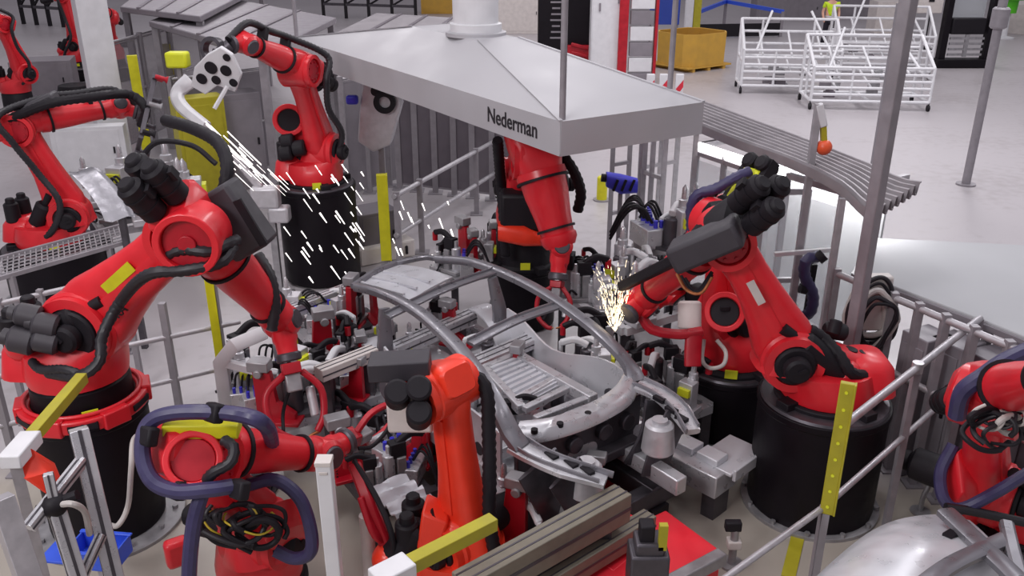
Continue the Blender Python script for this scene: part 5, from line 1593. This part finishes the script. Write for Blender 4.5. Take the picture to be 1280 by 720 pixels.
# upper left machinery between the robots
c = jig('grey work table with parts behind the elbow of the big front left robot', 182, 262, .8, 1.3, 1.3, 3, 4, 'steel')
fill(c, 1.3, 1.3, 14, [0, 1, 3, 4, 1], 'clamp unit on the grey work table behind the big front left robot', 'clamps on the grey work table', (1.6, 2.6))
root = thing('pressed_sheet', W(120, 285, 0), 'curved shiny metal panel standing beside the bent-arm robot', 'metal panel')
b = MB(); g = []
for i in range(12):
    t = i / 11
    c0_ = D(104 + 46 * t + 6 * math.sin(PI * t), 212 + 62 * t, 9.6 - .3 * t); g.append([c0_ + V3((k * .07, .05 * math.sin(k), .02 * math.sin(k * 1.4))) for k in range(-2, 3)])
b.slab(g, .02, V3((0, -1, .3))); b.build('sheet', 'carframe', root, angle=60)
b = MB(); e = g[-1][2]; b.box((e.x, e.y + .05, e.z / 2), (.06, .06, e.z)); b.build('stand', 'dsteel', root)
root = thing('white_arc_tool', W(250, 250, 0), 'long white bent tool arm beside the tool plate at upper left', 'tool arm')
pa = [D(238, 100, 11.5), D(222, 116, 11.5), D(228, 134, 11.4), D(258, 158, 11.2), D(292, 196, 11.0), D(326, 236, 10.8)]
b = MB(); b.beamtube(pa[:4], .16, .12, V3((0, -1, .2)), 5, [1.2, 1, 1, .8]); b.build('arm', 'white', root)
b = MB(); b.beamtube(pa[3:], .09, .08, V3((0, -1, .2)), 5); b.build('arm_tube', 'galv', root)
e = pa[-1]; b = MB(); b.box(e + V3((0.05, 0, -.1)), (.34, .2, .26)); b.box(e + V3((.2, 0, -.32)), (.25, .2, .2)); b.build('tool_head', 'cast', root, bev=.03)
b = MB(); b.box((e.x + .1, e.y, (e.z - .3) / 2), (.08, .08, e.z - .3)); b.box((e.x + .1, e.y, .01), (.3, .3, .02)); b.build('stand', 'steel', root)
b = MB(); q = W(215, 300, 0)
b.tube([D(170, 206, 9.6), D(196, 178, 9.6), D(240, 182, 9.6), D(270, 205, 9.6)], .03, 8, 6)
tag(b.build('loose_hose', 'matte', loc=D(215, 190, 9.6)), 'black hose arching over the grey work table at upper left', 'hose')
# lidded equipment left of the yellow upright
cabinet('grey_control_cabinet', 'grey control cabinet standing behind the tool plate of the tall-drum robot', 'cabinet', 308, 232, (.7, .5, 1.7), 'panel')
cabinet('grey_control_cabinet', 'lime yellow cabinet behind the long white tool arm', 'cabinet', 262, 246, (.8, .4, 1.75), 'olive', knob=False)
p = W(246, 240, 0)
root = thing('signal_post', p, 'grey post with a bright yellow head left of the white tool plate', 'post')
b = MB(); b.box((p.x, p.y, 1.1), (.07, .07, 2.2)); b.box((p.x, p.y, .01), (.25, .25, .02)); b.build('post', 'post', root)
b = MB(); b.box((p.x, p.y, 2.3), (.36, .25, .26)); b.build('yellow_head', 'lime', root, bev=.04)
cabinet('parts_trolley', 'dark machine box right of the tall black drum', 'cabinet', 468, 318, (.6, .5, .7), 'dpanel')
cabinet('parts_trolley', 'pale low box behind the yellow upright by the tall black drum', 'box', 476, 322, (.9, .4, .25), 'offwhite', z0=0)
# hanging tool behind the tall-drum robot
root = thing('tool_rack', W(468, 260, 0), 'grey tool unit with round black bores right of the tall-drum robot', 'tool unit')
q = DY(468, 150, 12.0)
b = MB(); b.prism([q + V3((x, 0, z)) for x, z in ((-.12, .55), (.3, .5), (.38, .2), (.2, -.35), (-.05, -.45), (-.25, -.3), (-.2, .1))], V3((0, .3, 0))); b.build('body', 'cast', root, bev=.02)
b = MB(); b.ring(q + V3((.16, -.02, .25)), V3((0, -1, 0)), .08, .15, .06); b.cyl(q + V3((.05, -.06, .4)), q + V3((.05, 0, .4)), .07, seg=14); b.build('bore', 'matte', root)
b = MB(); b.box(q + V3((-.28, -.02, .28)), (.16, .12, .12)); b.build('blue_fitting', 'cobalt', root, bev=.03)
b = MB(); b.box((q.x + .05, q.y + .15, (q.z - .4) / 2), (.08, .08, q.z - .4)); b.box((q.x + .05, q.y + .15, .01), (.3, .3, .02)); b.build('stand', 'post', root)

# ------------------------------------------------------------------ sparks
def sparks(label, segs, m='spark'):
    b = MB()
    o = None
    for p, q, r in segs:
        b.cyl(p, q, r, r * .5, 5)
    ob = b.build('welding_sparks', m, loc=segs[0][0])
    return tag(ob, label, 'sparks', kind='stuff')
c = W(769, 414, 1.25)
segs = []
for i in range(48):
    a = rnd.uniform(-1, .75); v = rnd.uniform(.35, .8)
    pts_ = []
    wob = rnd.uniform(-1, 1)
    for k in range(11):
        t = k / 10
        pts_.append(c + V3((a * .22 * t ** .8 + .03 * wob * math.sin(t * 5), a * .1 * t, v * (1.3 * t - .45 * t * t))))
    for k in range(10):
        if rnd.random() < .75:
            segs.append((pts_[k], pts_[k].lerp(pts_[k + 1], rnd.uniform(.5, .95)), rnd.uniform(.0018, .004)))
sparks('bright yellow-white spark shower at the tip of the right front robot', segs)
segs = []
for i in range(46):
    x, y = rnd.uniform(352, 452), rnd.uniform(205, 352)
    t = 10.6
    p = D(x, y, t); L_ = rnd.uniform(.05, .2)
    segs.append((p, p + V3((.5, 0, -.85)).normalized() * L_, rnd.uniform(.006, .013)))
sparks('white sparks flying in front of the tall black drum', segs, 'sparkw')
segs = []
for i in range(40):
    s_ = rnd.random(); x, y = 252 + 85 * s_ + rnd.uniform(-16, 22), 150 + 88 * s_ + rnd.uniform(-14, 10)
    p = D(x, y, 10.6); L_ = rnd.uniform(.08, .38)
    segs.append((p, p + V3((.62, 0, -.68)).normalized() * L_, rnd.uniform(.004, .009)))
sparks('white sparks streaming down beside the long white tool arm', segs, 'sparkw')
segs = []
for i in range(16):
    x, y = rnd.uniform(485, 570), rnd.uniform(235, 320)
    p = D(x, y, 10.5)
    segs.append((p, p + V3((.3, 0, -.9)).normalized() * rnd.uniform(.04, .14), rnd.uniform(.006, .012)))
sparks('scattered white sparks right of the yellow upright with the black box', segs, 'sparkw')
# ------------------------------------------------------------------ far hall
p = W(146, 200, 0)
b = MB(); b.box((p.x, p.y, 4.5), (.55, .55, 9.0), (UX, VX, ZX)); struct(b.build('column', 'white', bev=.01))
b = MB(); b.box((0, 77.8, 5), (110, .3, 10)); struct(b.build('wall_back', 'panel'))

def cart(label, px, py, wd, dp, ht, rz, group='white tube transport carts'):
    p = W(px, py, 0)
    X, Y = V3((math.cos(rz), math.sin(rz), 0)), V3((-math.sin(rz), math.cos(rz), 0))
    q = lambda a, c, z: p + X * a + Y * c + ZX * z
    root = thing('transport_cart', p, label, 'cart', group)
    r = .042
    b = MB()
    zb = .22
    for c in (0, dp):
        b.cyl(q(-wd / 2, c, zb), q(wd / 2, c, zb), r, seg=8)
    for a in (-wd / 2, 0, wd / 2):
        b.cyl(q(a, 0, zb), q(a, dp, zb), r, seg=8)
    b.build('base_frame', 'white', root)
    for a in (-wd / 2, wd / 2):
        for c in (0, dp):
            b = MB(); b.cyl(q(a, c, .04), q(a, c, zb), .02, seg=6); b.cyl(q(a - .03, c, .08), q(a + .03, c, .08), .08, seg=14); b.build('caster', 'matte', root)
    for a in (-wd / 2, wd / 2):
        b = MB()
        b.cyl(q(a, 0, zb), q(a, 0, ht * .62), r, seg=8); b.cyl(q(a, dp, zb), q(a, dp, ht), r, seg=8); b.cyl(q(a, 0, ht * .62), q(a, dp, ht), r, seg=8)
        b.cyl(q(a, 0, ht * .45), q(a, dp, ht * .5), r * .8, seg=8)
        b.cyl(q(a, dp * .5, zb), q(a, dp * .5, ht * .8), r * .8, seg=8)
        b.build('side_frame', 'white', root)
    for a in (-wd * .17, wd * .17):
        b = MB(); b.cyl(q(a, 0, zb), q(a, 0, ht * .62), r * .8, seg=8); b.build('upright', 'white', root)
        b = MB(); b.cyl(q(a * 1.6, dp, zb), q(a * 1.6, dp, ht), r * .8, seg=8); b.build('upright', 'white', root)
        b = MB(); b.cyl(q(a * 2.2, 0, ht * .62), q(a * 1.2, dp * .8, ht * 1.12), r * .8, seg=8); b.build('slanted_bar', 'white', root)
    for k in range(5):
        t = k / 4
        b = MB(); z = zb + (ht * .62 - zb) * (k + 1) / 5
        b.cyl(q(-wd / 2, 0, z), q(wd / 2, 0, z), r * .9, seg=8)
        z2 = zb + (ht - zb) * (k + 1) / 5
        b.cyl(q(-wd / 2, dp, z2), q(wd / 2, dp, z2), r * .9, seg=8)
        if k % 2 == 1:
            for a in (-.3, 0, .3):
                b.cyl(q(wd * a, 0, z), q(wd * a, dp, z2), r * .7, seg=8)
        b.build('rack_rail', 'white', root)
    rg = random.Random(px)
    for k in range(7):
        a, c, z = rg.uniform(-.4, .4) * wd, rg.uniform(.2, .8) * dp, rg.choice([.3, .55, .8])
        b = MB(); b.box(q(a, c, z), (.28, .12, .16), (X, Y, ZX)); b.box(q(a, c, z + .09), (.2, .07, .05), (X, Y, ZX)); b.build('carried_part', rg.choice(['dpanel', 'panel', 'steel']), root, bev=.01)
    return root
cart('white tube cart nearest the cardboard crate', 985, 118, 2.6, 1.1, 1.9, -.12)
cart('white tube cart at the front right of the cart group, crossed by the tall post', 1085, 138, 2.9, 1.3, 1.7, -.10)
cart('white tube cart at the back of the group beside the black lift truck', 1100, 98, 2.8, 1.2, 2.0, -.15)

# cardboard crate
p = W(862, 84, 0)
root = thing('cardboard_crate', p, 'large open octagonal cardboard crate on a wooden pallet', 'crate')
X, Y = V3((math.cos(.62), math.sin(.62), 0)), V3((-math.sin(.62), math.cos(.62), 0))
def octo(s, z):
    w_, d_, k = .95 * s, .85 * s, .3 * s
    return [p + X * a + Y * c + ZX * z for a, c in ((-w_ + k, -d_), (w_ - k, -d_), (w_, -d_ + k), (w_, d_ - k), (w_ - k, d_), (-w_ + k, d_), (-w_, d_ - k), (-w_, -d_ + k))]
b = MB(); b.rings([octo(1, .16), octo(1.02, 1.15), octo(.97, 1.15), octo(.95, .22)], caps=False); n0 = len(b.v); b.v.extend(octo(.96, .2)); b.face([n0 + i for i in range(8)]); b.build('carton', 'card', root, angle=20)
b = MB(); b.rings([octo(.965, 1.13), octo(.945, .3)], caps=False); b.build('inner_wall', 'cardshade', root, angle=20)
b = MB()
for k in (-.7, 0, .7):
    b.box(p + X * k + ZX * .05, (.12, 1.7, .1), (X, Y, ZX))
b.box(p + ZX * .13, (2.0, 1.75, .05), (X, Y, ZX)); b.build('pallet', 'card', root)

# black cabinet, white cabinet, red rack
def box_at(b, px, py, wd, dp, ht, z0=0.0, dx=0.0, dy=0.0):
    q = W(px, py, 0); b.box((q.x + dx, q.y + dp / 2 + dy, z0 + ht / 2), (wd, dp, ht)); return q
b = MB(); q = W(708, 98, 0)
root = thing('tool_cabinet', q, 'tall black cabinet with rows of white print behind the hood', 'cabinet')
box_at(b, 708, 98, 1.75, .7, 2.9); ca = b.build('body', 'black', root, bev=.02)
b = MB()
for k in range(9):
    b.box((q.x - .35, q.y - .01, 1.2 + k * .17), (.34 - .05 * (k % 3), .012, .05))
b.build('printed_lines', 'panel', ca)
b = MB(); b.box((q.x + .35, q.y - .12, .75), (.7, .22, .5)); b.bar(V3((q.x + .1, q.y - .25, 1.05)), V3((q.x + .62, q.y - .25, .92)), .08, .1); b.bar(V3((q.x + .1, q.y - .25, .8)), V3((q.x + .6, q.y - .25, .7)), .08, .1); b.build('red_drawer', 'darkred', root, bev=.02)
b = MB(); z = .85; hx = q.x + .98
b.beamtube([V3((hx - .1, q.y - .2, z + .3)), V3((hx + .18, q.y - .2, z + .3)), V3((hx + .18, q.y - .2, z - .35)), V3((hx - .1, q.y - .2, z - .35))], .08, .08, V3((0, 1, 0)), 1); b.build('guard_rail', 'matte', root)
b = MB(); q = W(757, 108, 0); root = thing('white_cabinet', q, 'tall white cabinet between the black cabinet and the red rack', 'cabinet')
box_at(b, 757, 108, .95, .6, 2.9); ca = b.build('body', 'white', root, bev=.02)
b = MB(); b.box((q.x, q.y - .008, 1.5), (.88, .016, 2.7)); dr = b.build('door', 'white', root, bev=.006)
b = MB(); b.box((q.x - .25, q.y - .03, 2.2), (.05, .04, .22)); b.box((q.x + .3, q.y - .03, 2.35), (.1, .03, .1)); b.build('handle', 'panel', dr)
q = W(796, 108, 0); root = thing('red_rack', q, 'tall rack with red posts and grey and white panels beside the white cabinet', 'rack')
for a, w_ in ((-.48, .26), (.45, .08)):
    b = MB(); b.box((q.x + a, q.y, 1.5), (w_, .3, 3.0)); b.build('post', 'darkred', root, bev=.01)
for k in range(7):
    b = MB(); b.box((q.x + .05, q.y, .2 + k * .43), (.66, .2, .38)); b.build('panel', ('panel', 'white')[k % 2], root, bev=.01)
q = W(828, 62, 0); root = thing('blue_board', q, 'blue board standing behind the cardboard crate', 'board')
b = MB(); b.box((q.x, q.y, 1.7), (1.1, .08, 1.6)); b.build('panel', 'dblue', root, bev=.01)
for a in (-.5, .5):
    b = MB(); b.box((q.x + a, q.y + .06, .95), (.06, .05, 1.9)); b.build('leg', 'panel', root)
q = W(868, 58, 0); root = thing('yellow_post', q, 'yellow-green post behind the cardboard crate, right of the blue board', 'post')
b = MB(); b.box((q.x, q.y, 1.4), (.28, .2, 2.8)); b.build('column_body', 'olive', root, bev=.02); b = MB(); b.box((q.x - .3, q.y, 1.5), (.3, .18, 2.4)); b.build('side_panel', 'white', root, bev=.02)
# striped barrier
for i, (x, lb) in enumerate(((812, 'red and white striped block at the left end of the short barrier behind the hood'), (828, 'red and white striped block in the middle of the short barrier behind the hood'), (848, 'red and white striped block at the right end of the short barrier behind the hood'))):
    q = W(x, 120, 0); root = thing('barrier_block', q, lb, 'barrier')
    b = MB(); b.box((q.x, q.y, .3), (.22, .12, .6)); o = b.build('body', 'white', root, bev=.02)
    b = MB(); b.prism([(q.x - .1, q.y - .065, .2), (q.x, q.y - .065, .1), (q.x + .1, q.y - .065, .25), (q.x + .1, q.y - .065, .45), (q.x - .1, q.y - .065, .55)][:4], (0, -.006, 0)); b.build('stripe', 'redcloth', o)
# blue rail barrier
pa, pb, pc = W(868, 48, 0), W(905, 30, 0), W(975, 46, 0)
root = thing('blue_barrier', pa.lerp(pb, .5), 'blue rail barrier with dark kick boards behind the cardboard crate', 'barrier')
b = MB(); b.bar(pa + ZX * 1.0, pb + ZX * 1.0, .12, .15); b.bar(pb + ZX * 1.0, pc + ZX * 1.0, .12, .15); b.build('rail', 'blue', root)
b = MB(); b.bar(pa + ZX * .3, pc + ZX * .3, .1, .5); b.build('kick_board', 'matte', root)
for t in (pa, pb, pc):
    b = MB(); b.box(t + ZX * .5, (.12, .12, 1.0)); b.build('post', 'panel', root)
# lift truck
q = W(1200, 84, 0)
root = thing('lift_truck', q, 'black upright lift truck standing on the far floor behind the white carts', 'lift truck')
for a in (-.72, .72):
    b = MB(); b.box((q.x + a, q.y, 1.35), (.2, .3, 2.7)); b.build('mast_post', 'black', root, bev=.02)
b = MB(); b.box((q.x, q.y, .14), (1.75, .5, .28)); b.build('base', 'black', root, bev=.03)
b = MB()
for k in range(4):
    b.box((q.x, q.y - .1, .42 + k * .17), (1.1, .06, .07))
b.box((q.x, q.y - .1, .7), (.12, .07, .7)); b.build('load_guard', 'steel', root)
b = MB(); b.box((q.x, q.y + .1, 1.3), (1.1, .4, .5)); b.build('battery_box', 'matte', root, bev=.04)
b = MB(); b.box((q.x, q.y + .2, 1.95), (1.1, .05, .8)); b.build('window', 'glass', root)
# white desk machine
q = W(1160, 62, 0)
root = thing('display_stand', q, 'pale display board on a dark leg left of the black lift truck', 'display stand')
b = MB(); b.box((q.x - .2, q.y, 1.75), (.9, .1, .9)); b.build('board', 'offwhite', root, bev=.02); b = MB(); b.box((q.x - .2, q.y - .06, 1.75), (.2, .02, .1)); b.build('knob', 'matte', kids(root)[0])
b = MB(); b.box((q.x - .2, q.y, .65), (.1, .1, 1.3)); b.box((q.x - .2, q.y, .02), (.6, .5, .04)); b.build('leg', 'matte', root)
# green lamp
q = W(1254, 48, 0)
root = thing('green_marker', q, 'bright green cap on a pale stand at the top right', 'marker')
b = MB(); b.lathe(q, ZX, [(0, .4), (.05, .4), (.1, .12), (1.0, .1)], 20); b.build('stand', 'white', root)
b = MB(); b.lathe(q + ZX * 1.0, ZX, [(0, .28), (.5, .3), (.52, .55), (.72, .6), (.74, .3)], 20); b.build('cap', 'green', root)
# pale machines at the top right
cabinet('pale_machine', 'pale machine at the top right edge behind the green cap', 'machine', 1278, 40, (2.0, 1.5, 1.2), 'offwhite')
cabinet('far_workbench', 'far grey workbench left of the person in the yellow vest', 'workbench', 985, 22, (3.5, 1.2, 1.0), 'panel', 0)
cabinet('far_workbench', 'far grey workbench right of the person in the yellow vest', 'workbench', 1075, 20, (3.0, 1.2, 1.1), 'panel', 0)
cabinet('far_machine', 'far pale machine behind the white carts, left of the display stand', 'machine', 1110, 40, (1.6, 1.0, 1.3), 'offwhite', 0)

# person in the yellow vest
def skinned(name, joints, edges, m, parent, rootv=0, sub=2):
    me = bpy.data.meshes.new(name)
    org = wpos(parent)
    me.from_pydata([tuple(V3(j[0])) for j in joints], edges, [])
    o = bpy.data.objects.new(name, me); COL.objects.link(o); o.parent = parent
    sk = o.modifiers.new('skin', 'SKIN'); sk.use_smooth_shade = True
    for v, j in zip(me.skin_vertices[0].data, joints):
        v.radius = j[1] if isinstance(j[1], tuple) else (j[1], j[1])
    me.skin_vertices[0].data[rootv].use_root = True
    sb = o.modifiers.new('sub', 'SUBSURF'); sb.levels = sub; sb.render_levels = sub
    me.materials.append(M[m])
    return o
q = W(1033, 60, 0)
root = thing('person', q, 'person in a yellow-green vest and dark trousers walking behind the white carts', 'person')
J = [((0, 0, .98), (.15, .11)), ((0, 0, 1.2), (.15, .11)), ((0, .01, 1.42), (.18, .11)), ((0, .01, 1.53), .06), ((0, -.01, 1.62), (.085, .1)), ((0, -.01, 1.74), (.07, .085)),
     ((.2, .01, 1.43), .06), ((.27, .03, 1.15), .045), ((.24, -.12, .93), .036), ((.23, -.2, .86), (.04, .02)),
     ((-.2, .01, 1.43), .06), ((-.27, .03, 1.15), .045), ((-.25, -.1, .92), .036), ((-.24, -.17, .85), (.04, .02)),
     ((.1, 0, .9), .095), ((.11, -.05, .5), .065), ((.11, .06, .1), .045), ((.11, -.12, .04), (.045, .03)),
     ((-.1, 0, .9), .095), ((-.11, .06, .5), .065), ((-.11, .2, .12), .045), ((-.11, .05, .04), (.045, .03))]
E_ = [(0, 1), (1, 2), (2, 3), (3, 4), (4, 5), (2, 6), (6, 7), (7, 8), (8, 9), (2, 10), (10, 11), (11, 12), (12, 13), (0, 14), (14, 15), (15, 16), (16, 17), (0, 18), (18, 19), (19, 20), (20, 21)]
skinned('body', J, E_, 'skin', root)
skinned('vest', [((0, 0, .95), (.175, .14)), ((0, 0, 1.2), (.175, .135)), ((0, .01, 1.44), (.2, .13)), ((.21, .01, 1.44), .075), ((.25, .02, 1.28), .065), ((-.21, .01, 1.44), .075), ((-.25, .02, 1.28), .065)], [(0, 1), (1, 2), (2, 3), (3, 4), (2, 5), (5, 6)], 'hivis', root)
skinned('trousers', [((0, 0, .95), (.165, .125)), ((.1, 0, .88), .11), ((.11, -.05, .5), .082), ((.11, .05, .1), .07), ((-.1, 0, .88), .11), ((-.11, .06, .5), .082), ((-.11, .19, .12), .07)], [(0, 1), (1, 2), (2, 3), (0, 4), (4, 5), (5, 6)], 'navy', root)
skinned('hair', [((0, .02, 1.7), (.085, .095)), ((0, .02, 1.77), (.07, .08))], [(0, 1)], 'hair', root)
b = MB(); qq = q; b.ring(qq + ZX * 1.0, ZX, .165, .185, .05, 20); b.build('reflective_band', 'white', root)
root.scale = (1.12, 1.12, 1.12)

# grey cell roofs and dark frames at the top left
def cell_roof(label, corners, z, th=.12, m='panel', posts=True):
    P_ = [W(x, y, z) for x, y in corners]
    c = sum(P_, V3((0, 0, 0))) / len(P_)
    root = thing('cell_roof', V3((c.x, c.y, 0)), label, 'cell roof')
    b = MB(); b.prism([p_ - ZX * th for p_ in P_], ZX * th); ro = b.build('roof_panel', m, root, bev=.02)
    b = MB()
    for k in (.25, .5, .75):
        b.bar(P_[0].lerp(P_[1], k) + ZX * .01, P_[3].lerp(P_[2], k) + ZX * .01, .08, .03)
    b.build('seam', 'dpanel', ro)
    for p_ in P_:
        i_ = p_.lerp(c, .06); b = MB(); b.box((i_.x, i_.y, (z - th) / 2), (.12, .12, z - th)); b.build('post', 'post', root)
cell_roof('grey flat roof of the far cell, left of the hood and above the tall-drum robot', [(186, 26), (330, 66), (420, 22), (268, -6)], 2.6)
cell_roof('second grey flat roof behind the far cell at the top', [(150, 8), (250, 20), (330, -20), (200, -30)], 2.8)
cell_roof('grey flat roof directly behind the left end of the hood', [(400, 50), (560, 62), (600, 24), (470, 16)], 2.3, m='canopy')
def dark_frame(label, x0, x1, py, z, n=5, m='dsteel'):
    p, q = W(x0, py, 0), W(x1, py + 4, 0)
    root = thing('roller_conveyor', p.lerp(q, .5), label, 'conveyor frame')
    b = MB(); b.bar(p + ZX * z, q + ZX * z, .25, .2); b.bar(p + ZX * z * .5, q + ZX * z * .5, .12, .12); b.bar(p + ZX * z + V3((0, 1.2, 0)), q + ZX * z + V3((0, 1.2, 0)), .25, .2); b.build('side_rail', m, root)
    for i in range(n):
        t = i / (n - 1); c = p.lerp(q, t)
        b = MB(); b.box((c.x, c.y, z / 2), (.14, .14, z)); b.build('leg', 'matte', root)
        b = MB(); b.bar(c + ZX * z * .5, p.lerp(q, min(1, t + 1 / (n - 1))) + ZX * z, .08, .08); b.bar(c + ZX * (z + .02), c + ZX * (z + .02) + V3((0, 1.2, 0)), .14, .14); b.build('brace', 'matte', root)
dark_frame('dark conveyor frame at the top edge behind the hood, left of the duct', 405, 520, 22, 1.3)
dark_frame('dark conveyor frame at the top edge between the far robots', 30, 80, 30, 1.6, 4)
dark_frame('dark conveyor frame at the top edge above the grey cell roofs', 160, 330, -8, 1.8, 6)
cabinet('ochre_container', 'ochre container at the top edge just left of the duct', 'container', 552, 16, (2.0, 1.2, 1.0), 'card', 0, knob=False)
cabinet('white_machine', 'white machine housing at the top edge right of the duct', 'machine', 648, 40, (2.2, 1.4, 1.7), 'offwhite', 0)
cabinet('grey_machine', 'grey machine housing between the left-edge robots and the white column', 'machine', 62, 120, (1.5, 1.0, 1.0), 'panel', .3)
cabinet('white_machine', 'white machine panel behind the bent-arm robot, left of the yellow upright', 'machine', 120, 215, (1.3, .3, .9), 'white', .2)
# far turntable plates
for px, py, r_, lb in ((98, 122, .8, 'round dark turntable on the floor left of the white column'),):
    q = W(px, py + 8, 0); root = thing('turntable', q, lb, 'turntable')
    b = MB(); b.lathe(q, ZX, [(0, r_), (.2, r_), (.22, r_ * .9)], 40); b.build('disc', 'steel', root); b = MB(); b.lathe(q + ZX * .2, ZX, [(0, r_ * .6), (.3, r_ * .5)], 32); b.build('hub', 'matte', root)
# floor marking
p, q = W(985, 722, 0), W(998, 668, 0)
b = MB(); b.bar(p + ZX * .004, q + ZX * .004, .1, .006); struct(b.build('trim_1', 'olive'))
q = W(752, 250, 0)
root = thing('yellow_bollard', q, 'short yellow bollard on the floor right of the hood robot', 'bollard')
b = MB(); b.lathe(q, ZX, [(0, .09), (.4, .09), (.42, .07)], 16); b.build('post', 'yellow', root); b = MB(); b.lathe(q, ZX, [(0, .15), (.02, .15)], 16); b.build('foot', 'post', root)
